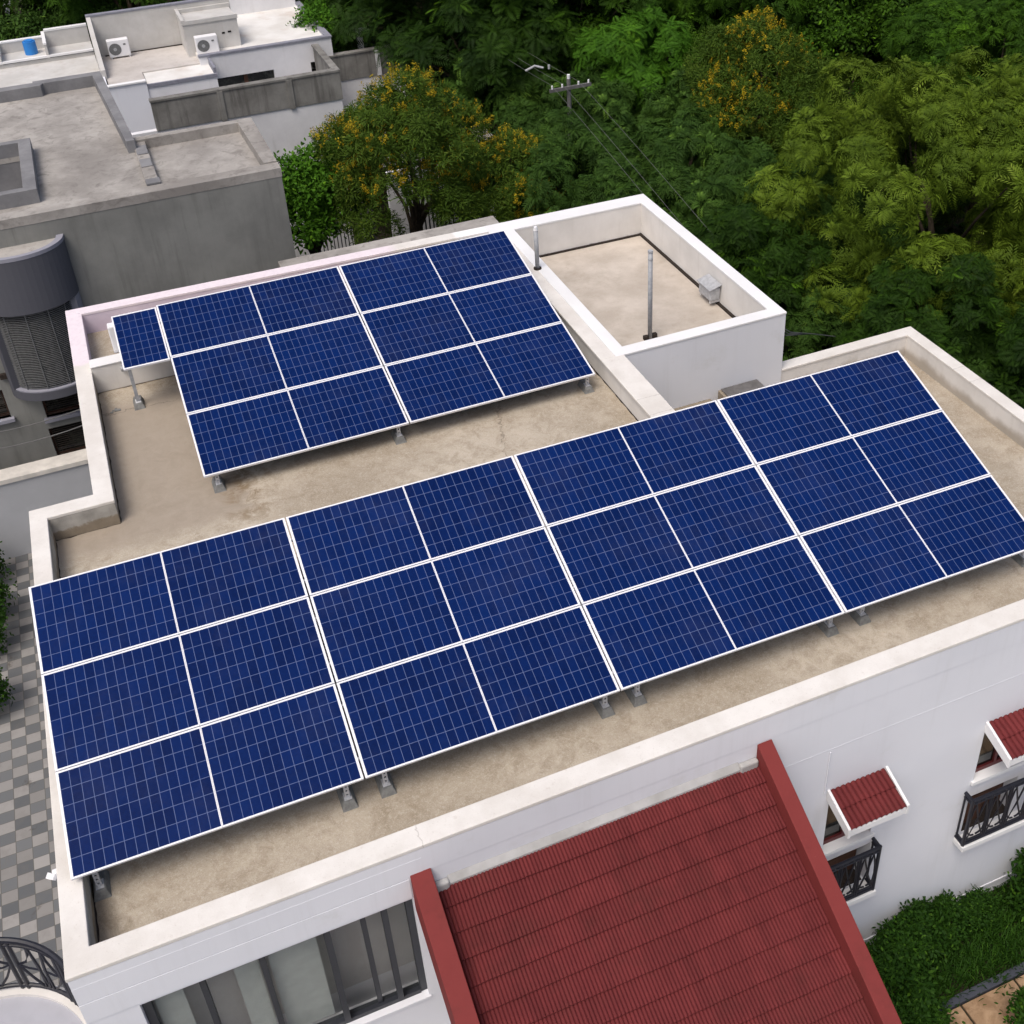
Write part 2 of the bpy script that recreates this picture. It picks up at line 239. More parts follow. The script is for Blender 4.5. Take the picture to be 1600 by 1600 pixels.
# ------------------------------------------------------------------ mesh and object helpers
class MB:
    def __init__(s): s.v = []; s.f = []; s.r = []
    def add(s, vs, fs, r=None):
        o = len(s.v); s.v += [tuple(p) for p in vs]; s.f += [tuple(i + o for i in f) for f in fs]
        s.r += [rs.random() if r is None else r] * len(fs); return s
    def box(s, x0, x1, y0, y1, z0, z1, r=None):
        v = [(x, y, z) for z in (z0, z1) for y in (y0, y1) for x in (x0, x1)]
        return s.add(v, [(0, 2, 3, 1), (4, 5, 7, 6), (0, 1, 5, 4), (2, 6, 7, 3), (0, 4, 6, 2), (1, 3, 7, 5)], r)
    def quad(s, *p, r=None): return s.add(p, [tuple(range(len(p)))], r)
    def extr(s, poly, z0, z1, bottom=False, top=True):     # footprint polygon (counter-clockwise) raised from z0 to z1
        n = len(poly); v = [(x, y, z0) for x, y in poly] + [(x, y, z1) for x, y in poly]
        f = [(i, (i + 1) % n, n + (i + 1) % n, n + i) for i in range(n)]
        if top: f.append(tuple(range(n, 2 * n)))
        if bottom: f.append(tuple(reversed(range(n))))
        return s.add(v, f)
    def prism_x(s, prof, x0, x1):                           # (y, z) outline swept along x
        n = len(prof); v = [(x0, y, z) for y, z in prof] + [(x1, y, z) for y, z in prof]
        return s.add(v, [(i, n + i, n + (i + 1) % n, (i + 1) % n) for i in range(n)] + [tuple(range(n)), tuple(reversed(range(n, 2 * n)))])
    def tube(s, pts, r, n=8, r2=None):
        pts = [Vector(p) for p in pts]; o = len(s.v); k = len(pts)
        for i, p in enumerate(pts):
            d = (pts[min(i + 1, k - 1)] - pts[max(i - 1, 0)]).normalized()
            a = d.cross(Vector((0, 0, 1)) if abs(d.z) < .95 else Vector((1, 0, 0))).normalized(); b = d.cross(a)
            q = r if r2 is None else r + (r2 - r) * i / (k - 1)
            for j in range(n):
                t = 2 * math.pi * j / n; s.v.append(tuple(p + a * (q * math.cos(t)) + b * (q * math.sin(t))))
        fs = [(o + i * n + j, o + i * n + (j + 1) % n, o + (i + 1) * n + (j + 1) % n, o + (i + 1) * n + j) for i in range(k - 1) for j in range(n)]
        fs += [tuple(reversed(range(o, o + n))), tuple(range(o + (k - 1) * n, o + k * n))]
        s.f += fs; s.r += [rs.random()] * len(fs); return s
    def wall(s, x0, x1, z0, z1, y0, y1, holes):             # wall along x with openings (hx0, hx1, hz0, hz1); y0 is its outer face
        xs = sorted({x0, x1, *[h[0] for h in holes], *[h[1] for h in holes]}); zs = sorted({z0, z1, *[h[2] for h in holes], *[h[3] for h in holes]})
        ins = lambda x, z: any(h[0] < x < h[1] and h[2] < z < h[3] for h in holes)
        for i in range(len(xs) - 1):
            for j in range(len(zs) - 1):
                a, b, c, d = xs[i], xs[i + 1], zs[j], zs[j + 1]
                if ins((a + b) / 2, (c + d) / 2): continue
                s.quad((a, y0, c), (b, y0, c), (b, y0, d), (a, y0, d)); s.quad((a, y1, c), (a, y1, d), (b, y1, d), (b, y1, c))
        for a, b, c, d in holes:
            s.quad((a, y0, c), (a, y0, d), (a, y1, d), (a, y1, c)); s.quad((b, y0, c), (b, y1, c), (b, y1, d), (b, y0, d))
            s.quad((a, y0, c), (a, y1, c), (b, y1, c), (b, y0, c)); s.quad((a, y0, d), (b, y0, d), (b, y1, d), (a, y1, d))
        s.quad((x0, y0, z0), (x0, y0, z1), (x0, y1, z1), (x0, y1, z0)); s.quad((x1, y0, z0), (x1, y1, z0), (x1, y1, z1), (x1, y0, z1)); return s

def link(name, me, mat, parent=None):
    o = bpy.data.objects.new(name, me); COL.objects.link(o)
    if mat: me.materials.append(mat)
    if parent: o.parent = parent
    return o
def rootloc(p):
    v = Vector((0, 0, 0))
    while p is not None: v = v + Vector(p.location); p = p.parent
    return v
def obj(name, mb, mat, parent=None, bevel=0, smooth=False, local=False):
    me = bpy.data.meshes.new(name); d = Vector((0, 0, 0)) if local or not parent else rootloc(parent)
    me.from_pydata([(x - d.x, y - d.y, z - d.z) for x, y, z in mb.v], [], mb.f)
    a = me.attributes.new("rnd", 'FLOAT', 'FACE'); a.data.foreach_set("value", mb.r)
    if smooth: me.polygons.foreach_set("use_smooth", [True] * len(mb.f))
    me.update(); o = link(name, me, M[mat] if isinstance(mat, str) else mat, parent)
    if bevel:
        b = o.modifiers.new("bevel", 'BEVEL'); b.width = bevel; b.segments = 2; b.limit_method = 'ANGLE'; b.angle_limit = R(40)
    return o
def tag(o, label, cat, group=None):
    o["label"] = label; o["category"] = cat
    if group: o["group"] = group
    return o
def thing(name, label, cat, loc=(0, 0, 0), group=None):
    o = bpy.data.objects.new(name, None); COL.objects.link(o); o.location = loc; o.empty_display_size = .2; return tag(o, label, cat, group)
def struct(name, mb, mat): o = obj(name, mb, mat); o["kind"] = "structure"; return o
def copy_tree(o, parent=None):
    c = o.copy(); COL.objects.link(c); c.parent = parent
    for ch in list(o.children): copy_tree(ch, c)
    return c

GZ = -8.0
# ------------------------------------------------------------------ the setting
struct("ground", MB().quad((-400, -300, GZ - .02), (500, -300, GZ - .02), (500, 700, GZ - .02), (-400, 700, GZ - .02)), "soil")
struct("courtyard_pavement", MB().box(-9, -.2, -6, 18, GZ - .015, GZ), "chequer")
struct("bounce_yard", MB().box(-14, 45, -45, -4.15, GZ - .015, GZ - .003), "bounce_paving")  # unseen pale paving, added to bounce light onto the front wall
struct("back_lane", MB().box(-9, 10.5, 18.3, 19.98, GZ - .015, GZ - .002), "paving")
mb = MB(); x = 9.3
for i, w in enumerate((1.1, .9, 1.05, .95, 1.2, .9, 1.1, 1.0, 1.0)):
    mb.box(x, x + w - .05, -4.1, -2.92, GZ - .01, GZ + .03); x += w
struct("garden_path", mb, "sandstone")
tag(obj("garden_edging", MB().box(9.2, 19.5, -2.9, -2.74, GZ, GZ + .09), "slate_edge", bevel=.01), "dark slate kerb between the lawn strip and sandstone path", "kerb")

# ------------------------------------------------------------------ main white house
FZ, PZ, YF = -.712, -.15, -1.288
H = thing("white_house", "white flat-roofed house carrying the solar panels with a red tiled porch roof", "house", (6, 5, GZ))
obj("wall", MB().extr([(-.188, -.6), (11.6, -.6), (11.6, 16.13), (.966, 16.418), (.966, 8.605), (-.188, 8.605)], GZ, -1.0)
    .extr([(11.6, -.6), (20.1, -.6), (20.1, 2.6), (11.6, 2.6)], GZ, -1.0).extr([(11.6, 2.6), (12.05, 2.6), (12.05, 8.69), (16.19, 8.69), (16.19, 16.03), (11.6, 16.13)], GZ, -1.13)
    .extr([(12.05, 2.6), (20.1, 2.6), (20.1, 9.0), (16.19, 9.0), (16.19, 8.69), (12.05, 8.69)], GZ, -2.36), "wall", H)
front = MB().wall(-.188, 20.1, GZ, FZ, YF + .002, YF + .3, [(.447, 4.1, -3.6, -1.2), (11.0, 11.98, -4.24, -2.75), (11.0, 12.02, -5.6, -4.55), (14.1, 15.2, -4.0, -2.7), (14.1, 15.2, -5.45, -4.45)])
front.quad((-.188, YF + .3, GZ), (-.188, YF + .3, FZ), (-.188, -.6, FZ), (-.188, -.6, GZ))
obj("front_wall", front, "wall", H)
# shallow plaster bands on the front left and hairline string course
for b in ((-.188, 4.3, YF - .006, YF, -.74, -.40), (-.188, 4.1, YF - .008, YF, -1.16, -.76), (9.9, 20.1, YF - .003, YF, -1.56, -1.545), (9.9, 20.1, YF - .015, YF, -7.70, -7.64)): obj("plaster_band", MB().box(*b), "wall", H)
obj("roof_slab", MB().box(-.186, 11.6, -.985, 8.3, -1.0, FZ).box(.97, 11.6, 8.3, 16.1, -1.0, FZ).box(11.6, 20.0, -.985, 2.6, -1.0, FZ), "screed", H)
# parapet bodies (inside faces carry the stains), copings sit on top
pin = MB().extr([(-.17, -1.27), (20.08, -1.27), (20.08, 2.58), (19.8, 2.58), (19.8, -.95), (.12, -.95), (.12, 8.26), (1.30, 8.26), (1.30, 13.3), (.985, 13.3), (.985, 8.585), (-.17, 8.585)], FZ, PZ - .07)
obj("parapet", pin, "stained", H)
cop = MB().extr([(-.20, YF - .01), (20.11, YF - .01), (20.11, 2.6), (19.78, 2.6), (19.78, -.95), (.112, -.95), (.112, 8.25), (1.31, 8.25), (1.31, 15.76), (.955, 16.43), (.955, 8.615), (-.20, 8.615)], PZ - .07, PZ, bottom=True)
cop.extr([(.955, 16.43), (1.31, 16.09), (11.55, 15.80), (11.55, 16.145)], PZ - .07, PZ, bottom=True)
cop.v = [(x, y, z) if not (abs(x - 1.31) < .001 and abs(y - 15.76) < .001) else (1.31, 16.09, z) for x, y, z in cop.v]
obj("coping", cop, "coping", H, bevel=.012)
obj("front_face_band", MB().box(-.186, 20.08, YF - .004, YF + .02, FZ, PZ - .075).box(-.19, -.165, YF + .02, 8.58, FZ, PZ - .075).box(.968, .99, 8.6, 16.4, FZ, PZ - .075), "wall", H)
obj("step_parapet_face", MB().box(.125, 1.295, 8.252, 8.262, FZ, PZ - .075), "stained", H)
# lilac painted recess behind the partition
obj("recess_wall", MB().box(.985, 1.30, 13.3, 16.1, FZ, PZ - .072).extr([(1.30, 16.10), (11.6, 15.81), (11.6, 16.12), (1.30, 16.405)], FZ, PZ - .072), "lilac", H)
obj("partition_wall", MB().box(1.302, 11.6, 13.22, 13.5, FZ, -.06), "inner_wall", H, bevel=.01)
obj("partition_coping", MB().box(1.302, 11.6, 13.2, 13.56, -.06, -.03), "white", H, bevel=.008)
# wall between the roof and the sunken tower roof
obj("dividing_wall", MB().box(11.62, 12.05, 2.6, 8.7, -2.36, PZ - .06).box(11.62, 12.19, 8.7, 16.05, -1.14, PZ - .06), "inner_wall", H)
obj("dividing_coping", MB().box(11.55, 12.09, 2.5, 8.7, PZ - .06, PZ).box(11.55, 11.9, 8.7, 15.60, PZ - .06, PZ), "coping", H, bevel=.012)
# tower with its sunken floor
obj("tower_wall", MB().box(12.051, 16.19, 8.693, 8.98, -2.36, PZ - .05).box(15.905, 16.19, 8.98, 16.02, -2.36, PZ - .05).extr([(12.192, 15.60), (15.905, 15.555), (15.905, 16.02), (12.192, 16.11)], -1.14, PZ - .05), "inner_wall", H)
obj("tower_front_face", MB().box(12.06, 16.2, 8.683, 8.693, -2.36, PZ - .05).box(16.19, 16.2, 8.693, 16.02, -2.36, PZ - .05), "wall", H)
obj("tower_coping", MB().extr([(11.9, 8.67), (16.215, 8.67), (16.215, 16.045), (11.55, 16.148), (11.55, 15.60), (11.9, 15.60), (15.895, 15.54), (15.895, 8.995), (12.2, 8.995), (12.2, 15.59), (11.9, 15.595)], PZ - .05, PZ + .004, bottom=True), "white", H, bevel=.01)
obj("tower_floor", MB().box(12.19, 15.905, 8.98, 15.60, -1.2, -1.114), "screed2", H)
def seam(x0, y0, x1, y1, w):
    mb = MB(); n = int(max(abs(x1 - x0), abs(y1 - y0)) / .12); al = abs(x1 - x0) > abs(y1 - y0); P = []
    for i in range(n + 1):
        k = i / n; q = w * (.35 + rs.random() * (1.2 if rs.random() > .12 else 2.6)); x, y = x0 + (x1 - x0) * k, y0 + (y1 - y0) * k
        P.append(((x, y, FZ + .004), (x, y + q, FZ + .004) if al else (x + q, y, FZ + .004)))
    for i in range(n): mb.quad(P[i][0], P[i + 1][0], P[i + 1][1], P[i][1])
    obj("dirt_line", mb, "rust_shade_dark", H)
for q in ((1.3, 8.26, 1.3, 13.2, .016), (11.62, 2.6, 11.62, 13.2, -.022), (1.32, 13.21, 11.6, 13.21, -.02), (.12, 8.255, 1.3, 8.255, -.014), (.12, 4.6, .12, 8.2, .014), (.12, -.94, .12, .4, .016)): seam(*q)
obj("floor_seam", MB().box(15.84, 15.905, 8.98, 15.555, -1.114, -1.06).extr([(12.19, 15.545), (15.84, 15.50), (15.84, 15.56), (12.19, 15.6)], -1.114, -1.07), "rust_shade_dark", H)
# lower terrace on the right
obj("terrace_floor", MB().box(12.05, 19.8, 2.6, 8.69, -2.45, -2.35), "screed", H)
obj("terrace_parapet", MB().box(16.2, 19.79, 8.71, 9.0, -2.36, -1.78).box(19.79, 20.1, 2.6, 9.0, -2.36, -1.78), "inner_wall", H)
obj("terrace_coping", MB().extr([(16.2, 8.69), (19.78, 8.69), (19.78, 2.6), (20.11, 2.6), (20.11, 9.01), (16.2, 9.01)], -1.78, -1.72, bottom=True), "coping", H, bevel=.012)
obj("ledge", MB().box(12.05, 14.3, 8.2, 8.683, -2.35, -1.96), "stained", H, bevel=.02)
bx = obj("duct_chamber", MB().box(14.5, 15.5, 7.9, 8.683, -2.35, -1.80), "stained", H, bevel=.015)
obj("chamber_lid", MB().box(14.56, 15.52, 7.85, 8.66, -1.80, -1.76), "pole_concrete", bx, bevel=.01)

# --- porch roof
SL = .535
def rz(y): return -1.1 + SL * (y - YF)
P = obj("porch_wall", MB().box(4.45, 9.5, -6.2, YF - .01, GZ, -4.6), "wall", H)
def tile_field(x0, x1, y0, zf, dy, rows, pitch, amp, stepz, nx=6, gap=.013):
    mb = MB(); ncol = round((x1 - x0) / pitch); dx = (x1 - x0) / (ncol * nx)
    for k in range(rows):
        ya, yb = y0 - k * dy + (.07 if k else 0), y0 - (k + 1) * dy - .012; jit = [rs.uniform(-.003, .003) for _ in range(ncol // 3 + 2)]
        o = len(mb.v); sl = (zf(ya) - zf(yb)) / (ya - yb)
        for i in range(ncol * nx + 1):
            x = x0 + i * dx; ph = (i % nx) / nx; h = amp * (abs(math.sin(math.pi * ph)) ** .6); j = jit[i // (nx * 3)]; w = .006 * math.sin(x * 1.7 + k)
            mb.v += [(x, ya, zf(ya) + h - .012), (x, yb + j + w, zf(yb) + h + stepz), (x, yb + j + w + .004, zf(yb) + h + gap)]
        for i in range(ncol * nx):
            a = o + i * 3; mb.f += [(a, a + 1, a + 4, a + 3), (a + 1, a + 2, a + 5, a + 4)]; mb.r += [jit[i // (nx * 3)] * 160 + .5] * 2
    return mb
PR = obj("porch_roof", MB().prism_x([(YF, rz(YF) - .02), (YF, rz(YF) - .18), (-5.4, rz(-5.4) - .18), (-5.4, rz(-5.4) - .02)], 4.42, 9.52), "redpaint", H)
obj("roof_tiles", tile_field(4.45, 9.52, YF - .005, lambda y: rz(y), .303, 13, .0565, .024, .040, 6, .018), "tile", PR)
for a, b, top in ((4.115, 4.41, .42), (9.515, 9.765, .36)):
    obj("roof_beam", MB().prism_x([(YF, rz(YF) + top), (YF, rz(YF) - .35), (-5.5, rz(-5.5) - .35), (-5.5, rz(-5.5) + top)], a, b), "redpaint", PR, bevel=.012)
obj("roof_flashing", MB().prism_x([(YF - .0, -.98), (YF, -1.2), (YF - .07, -1.2), (YF - .07, -1.085)], 4.62, 9.2), "mortar", PR)
for a, b in ((4.42, 4.62), (9.2, 9.51)): obj("mortar_patch", MB().box(a, b, YF - .10, YF, -1.2, -1.0), "mortar", PR, bevel=.03)

# --- big sliding window under the front parapet
wn = obj("window", MB().box(.45, .56, YF + .10, YF + .2, -3.6, -1.2).box(4.0, 4.1, YF + .10, YF + .2, -3.6, -1.2).box(.56, 4.0, YF + .10, YF + .2, -1.26, -1.2).box(.56, 4.0, YF + .08, YF + .22, -3.6, -3.52)
         .box(1.18, 1.26, YF + .10, YF + .19, -3.52, -1.26).box(1.97, 2.045, YF + .10, YF + .19, -3.52, -1.26).box(2.845, 2.935, YF + .06, YF + .19, -3.52, -1.26).box(3.36, 3.435, YF + .13, YF + .19, -3.52, -1.26).box(3.65, 3.735, YF + .06, YF + .15, -3.52, -1.26), "window_grey", H, bevel=.006)
for a, b in ((.56, 1.18), (1.26, 1.97), (2.045, 2.845), (2.935, 3.36), (3.435, 3.65), (3.735, 4.0)):
    obj("pane", MB().box(a, b, YF + .155, YF + .162, -3.52, -1.26), "glass", wn)
cur = MB()
for a, b in ((.58, .95), (1.62, 1.94), (2.08, 2.74)):
    n = int((b - a) / .05)
    for i in range(n):
        xa, xb = a + (b - a) * i / n, a + (b - a) * (i + 1) / n; ya, yb = YF + .24 + .002 * math.sin(i * .9), YF + .24 + .002 * math.sin((i + 1) * .9)
        cur.quad((xa, ya, -3.5), (xb, yb, -3.5), (xb, yb, -1.25), (xa, ya, -1.25))
obj("curtain", cur, "curtain", wn)
obj("room_wall", MB().box(-.1, 4.3, YF + .67, YF + .68, -3.7, -1.02).box(2.86, 2.9, YF + .3, YF + .66, -3.6, -1.05), "beige", wn)
obj("window_sill", MB().box(.42, 4.12, YF - .025, YF, -3.64, -3.597).box(.45, 4.098, YF, YF + .08, -3.67, -3.594), "wall", wn)

# --- the two upper windows with canopies, niches and iron guards
def upper_window(x0, x1, wz0, wz1, nz0, nz1, cx0, cx1, cz, cyf, gx0, gx1, gz0, gz1, sx0, sx1):
    w = obj("window", MB().box(x0, x0 + .06, YF + .12, YF + .2, wz0, wz1).box(x1 - .06, x1, YF + .12, YF + .2, wz0, wz1).box(x0 + .06, x1 - .06, YF + .12, YF + .2, wz0, wz0 + .1).box(x0 + .06, x1 - .06, YF + .12, YF + .2, wz1 - .08, wz1)
            .box((x0 + x1) / 2 - .03, (x0 + x1) / 2 + .03, YF + .12, YF + .19, wz0 + .1, wz1 - .08), "window_red", H)
    obj("pane", MB().box(x0 + .06, x1 - .06, YF + .16, YF + .166, wz0 + .1, wz1 - .08), "darkglass", w)
    obj("window_sill", MB().box(x0 - .05, x1 + .05, YF - .05, YF + .005, wz0 - .08, wz0 + .004).box(x0 + .004, x1 - .004, YF + .005, YF + .13, wz0 - .05, wz0 + .005), "white", w)
    g = obj("window_niche", MB().box(x0 - .0, x1, YF + .27, YF + .29, nz0, nz1).box(x0 + .01, x0 + .5, YF + .12, YF + .27, nz0 + .02, nz1 - .25), "wood_brown", H)
    obj("niche_shade_sheet", MB().box(x0 + .005, x1 - .005, YF + .012, YF + .268, nz0, nz0 + .012), "rust_shade_dark", g)  # dark sheet: the niche's inner shade put into colour, to deepen it
    slope = lambda y: cz + (y - YF) * .39
    yb = cyf + .02; c = obj("window_canopy", MB().prism_x([(YF, cz - .03), (YF, cz - .17), (cyf, slope(cyf) - .15), (cyf, slope(cyf) - .02)], cx0 + .055, cx1 - .055), "white", H)
    for a in (cx0, cx1 - .05):
        obj("fascia_board", MB().prism_x([(YF, cz + .045), (YF, cz - .19), (cyf - .01, slope(cyf) - .17), (cyf - .01, slope(cyf) + .045)], a, a + .05), "white", c, bevel=.005)
    obj("canopy_tiles", tile_field(cx0 + .055, cx1 - .055, YF - .003, slope, (YF - cyf) / 2, 2, (cx1 - cx0 - .11) / 11, .038, .03, 8), "tile", c)
    sl = obj("ledge_slab", MB().box(sx0, sx1, YF - .26, YF, gz0 - .14, gz0 - .02), "white", H, bevel=.008)
    ir = MB(); y1 = YF - .2
    def bar(p, q, r): ir.tube([p, q], r, 6)
    for z, r in ((gz1, .038), (gz1 - .1, .024), (gz0 + .02, .036), (gz0 + .1, .02)):
        ir.tube([(gx0, YF, z), (gx0, y1, z)], r, 6); ir.tube([(gx0, y1, z), (gx1, y1, z)], r, 6); ir.tube([(gx1, y1, z), (gx1, YF, z)], r, 6)
    for x in (gx0, gx1): bar((x, y1, gz0 - .02), (x, y1, gz1 + .04), .034); bar((x, YF - .02, gz0), (x, YF - .02, gz1), .02)
    n = 4; st = (gx1 - gx0) / n
    for i in range(1, n): bar((gx0 + i * st - .025, y1, gz0), (gx0 + i * st - .025, y1, gz1), .02); bar((gx0 + i * st + .025, y1, gz0), (gx0 + i * st + .025, y1, gz1), .02)
    zm = (gz0 + gz1) / 2; h = (gz1 - gz0) / 2 - .08
    for i in range(n):
        xc = gx0 + (i + .5) * st
        for sg in (-1, 1):
            ir.tube([(xc + sg * st * .42 * math.cos(t) ** 1, y1, zm + h * math.sin(t) - h * .2 * math.cos(2 * t)) for t in np.linspace(-1.45, 1.45, 9)], .017, 5)
            ir.tube([(xc - sg * st * .4, y1, gz0 + .1), (xc - sg * .02, y1, zm - .05), (xc + sg * st * .25, y1, gz1 - .12)], .017, 5)
    obj("window_guard", ir, "black_iron", H)
upper_window(11.0, 11.98, -4.24, -2.75, -5.6, -4.55, 10.93, 12.1, -2.60, -1.92, 10.5, 12.06, -5.62, -4.45, 10.45, 12.1)
upper_window(14.1, 15.2, -4.0, -2.7, -5.45, -4.45, 14.07, 15.3, -2.50, -1.93, 13.99, 15.75, -5.5, -4.27, 13.95, 15.8)
obj("wall_pipe", MB().tube([(10.88, YF - .015, -1.6), (10.87, YF - .015, -2.6)], .012, 6), "wall", H)

# --- rounded balcony at the left corner
BC, BR = (-1.95, -.55), 1.56
def arc(r, a0=-170, a1=190, n=60):
    p = [(BC[0] + r * math.cos(R(a0 + (a1 - a0) * i / n)), BC[1] + r * math.sin(R(a0 + (a1 - a0) * i / n))) for i in range(n)]
    return [(min(x, -.195), y) for x, y in p]
BL = obj("balcony", MB().extr(arc(BR + .1), -4.2, -3.06, bottom=True), "wall", H)
obj("balcony_floor", MB().extr(arc(BR - .08), -3.06, -3.04), plain("balcony_paint", (.40, .405, .45), .8, .3, 0, .12, 1.5), BL)
obj("balcony_kerb", MB().add([(*p, -3.06) for p in arc(BR + .09)] + [(*p, -2.98) for p in arc(BR + .09)] + [(*p, -2.98) for p in arc(BR - .1)] + [(*p, -3.06) for p in arc(BR - .1)],
    [(k * 60 + i, k * 60 + (i + 1) % 60, ((k + 1) % 4) * 60 + (i + 1) % 60, ((k + 1) % 4) * 60 + i) for k in range(3) for i in range(60)]), "inner_wall", BL)
ir = MB(); a0, a1 = 14, 200
pt = lambda a, z, r=BR: (BC[0] + r * math.cos(R(a)), BC[1] + r * math.sin(R(a)), z)
for z, r in ((-1.78, .045), (-1.9, .026), (-2.9, .032)): ir.tube([pt(a, z) for a in np.linspace(a0, a1, 40)], r, 8)
for a in np.linspace(35, 190, 6):
    for d in (-1.7, 1.7): ir.tube([pt(a + d, -2.96), pt(a + d, -1.78)], .032, 6)
    for sg in (-1, 1):
        q = lambda k, z: pt(a + sg * k, z)
        ir.tube([q(2, -2.38), q(7, -2.3), q(10, -2.12), q(11, -1.9)], .02, 6); ir.tube([q(2, -2.38), q(7, -2.45), q(13, -2.45)], .016, 6)
        ir.tube([q(2, -2.38), q(7, -2.68), q(12, -2.88)], .02, 6); ir.tube([q(13, -2.9), q(14, -2.38), q(11.5, -1.92)], .02, 6); ir.tube([q(15.5, -2.9), q(11.5, -1.92)], .018, 6)
obj("balcony_railing", ir, "black_iron", BL)
tag(obj("flood_lamp", MB().tube([(-.2, .55, -.42), (-.3, .55, -.42)], .05, 10).tube([(-.3, .55, -.42), (-.34, .5, -.46)], .07, 10), "plastic_white"), "small white round lamp on the left outer wall above the curved balcony", "lamp")

# ------------------------------------------------------------------ solar panels
def panel_meshes(w, h, ncx, ncy, fx, fy, fr=None):
    f = MB(); t = .045; fr = fr or fx
    for b in ((0, fx, 0, h), (w - fr, w, 0, h), (fx, w - fr, 0, fy), (fx, w - fr, h - fy, h)): f.box(b[0], b[1], b[2], b[3], -t, 0)
    me = bpy.data.meshes.new("frame"); me.from_pydata(f.v, [], f.f); me.materials.append(M["frame_aluminium"])
    g = bpy.data.meshes.new("cells"); z = -.004
    g.from_pydata([(fx, fy, z), (w - fr, fy, z), (w - fr, h - fy, z), (fx, h - fy, z), (fx, fy, z - .03), (w - fr, fy, z - .03), (w - fr, h - fy, z - .03), (fx, h - fy, z - .03)], [], [(0, 1, 2, 3), (7, 6, 5, 4)])
    uv = g.uv_layers.new(name="UVMap"); q = [(0, 0), (ncx, 0), (ncx, ncy), (0, ncy)]
    for i in range(4): uv.data[i].uv = q[i]
    g.materials.append(M["cells"]); return me, g
ORD = ["first", "second", "third", "fourth", "fifth", "sixth", "seventh", "eighth"]
def panel(meshes, loc, tilt, yaw, label, group):
    o = thing("solar_panel", label, "solar panel", loc, group); o.rotation_euler = (tilt, 0, yaw)
    link("frame", meshes[0], None, o); link("cells", meshes[1], None, o)
def array(nc, org, W_, HH, gp, gb, gr, tilt, yaw, meshes, name, grp):
    for r in range(3):                                   # r = 0 bottom row
        for c in range(nc):
            u = c * W_ + gp * ((c + 1) // 2) + gb * (c // 2); v = r * (HH + gr)
            x, y = u, v * math.cos(tilt)
            loc = (org[0] + x * math.cos(yaw) - y * math.sin(yaw), org[1] + x * math.sin(yaw) + y * math.cos(yaw), org[2] + v * math.sin(tilt))
            row = ("bottom", "middle", "top")[r]
            side = f"{ORD[c]} from the left" if c < nc / 2 else (f"{ORD[nc - 1 - c]} from the right" if c < nc - 1 else "rightmost")
            if c == 0: side = "leftmost"
            panel(meshes[c % 2], loc, tilt, yaw, f"solar panel, {side} in the {row} row of the {name} array", grp)
t1, t2 = .3175, .2066
fm = [panel_meshes(1.95, 1.516, 14, 6, a, .023, b) for a, b in ((.034, .011), (.011, .034))]
array(8, (0, 0, 0), 1.95, 1.516, .004, .026, .016, t1, -.0108, fm, "large front", "solar panels of the front array")
bm_ = [panel_meshes(2.062, 1.79, 14, 6, a, .03, b) for a, b in ((.034, .012), (.012, .034))]
array(4, (2.968, 8.35, -.223), 2.062, 1.79, .005, .03, .02, t2, -.0008, bm_, "smaller back", "solar panels of the back array")
sm = panel_meshes(.955, 1.80, 6, 7, .028, .036)
v = 2 * 1.81
panel(sm, (2.968 - .97, 8.35 + v * math.cos(t2) - .06, -.223 + v * math.sin(t2) - .012), t2, -.0008, "narrow half width solar panel overhanging at the top left of the back array", "solar panels of the back array")

# supports: concrete block, perforated channel
def fsurf(y): return y * math.tan(t1) - .06
def bsurf(y): return -.223 + (y - 8.35) * math.tan(t2) - .06
def support(x, y, z0, ztop, label, grp):
    o = thing("panel_support", label, "support", (x, y, z0), grp)
    obj("base_block", MB().add([(x - .115, y - .03, z0), (x + .115, y - .03, z0), (x + .115, y + .40, z0), (x - .115, y + .40, z0), (x - .075, y + .02, z0 + .13), (x + .075, y + .02, z0 + .13), (x + .075, y + .36, z0 + .13), (x - .075, y + .36, z0 + .13)], [(4, 5, 6, 7), (0, 1, 5, 4), (1, 2, 6, 5), (2, 3, 7, 6), (3, 0, 4, 7)]), "block_concrete", o, bevel=.01)
    hs = []; z = z0 + .18
    while z < ztop - .05 and ztop - z0 < 1.0: hs.append((x - .014, x + .014, z, z + .035)); z += .085
    obj("channel_post", MB().wall(x - .036, x + .036, z0 + .13, ztop, y + .09, y + .096, hs).box(x - .036, x - .03, y + .0965, y + .14, z0 + .13, ztop).box(x + .03, x + .036, y + .0965, y + .14, z0 + .13, ztop), "galvanised_steel" if ztop - z0 < 1 else "pipe_steel", o)
    obj("foot_plate", MB().box(x - .055, x + .055, y + .05, y + .2, z0 + .128, z0 + .138), "galvanised_steel", o)
FL = ["leftmost", "second", "third", "fourth", "fifth", "sixth", "seventh", "rightmost"]
for i, x in enumerate((.24, 3.66, 4.23, 7.72, 8.27, 11.78, 12.40, 15.75)):
    support(x, .12, FZ, fsurf(.24), f"concrete block and slotted steel post under the front array, {FL[i]} along its lower edge", "supports along the front array's lower edge")
for i, x in enumerate((3.21, 6.90, 11.14)):
    support(x, 8.42, FZ, bsurf(8.55), f"concrete block and steel post under the back array's lower edge, {('leftmost', 'middle', 'rightmost')[i]} one", "supports along the back array's lower edge")
support(2.10, 12.15, FZ, bsurf(12.3), "tall steel post on a concrete block holding up the narrow solar panel", "supports along the back array's lower edge")
for i, x in enumerate((.6, 4.0, 8.0, 11.2)): support(x, 3.5, FZ, fsurf(3.62), "tall steel post hidden under the high edge of the front array", "hidden rear posts")
for i, x in enumerate((12.9, 15.3)): support(x, 3.5, -2.35, fsurf(3.62), "tall steel post hidden under the high edge of the front array", "hidden rear posts")
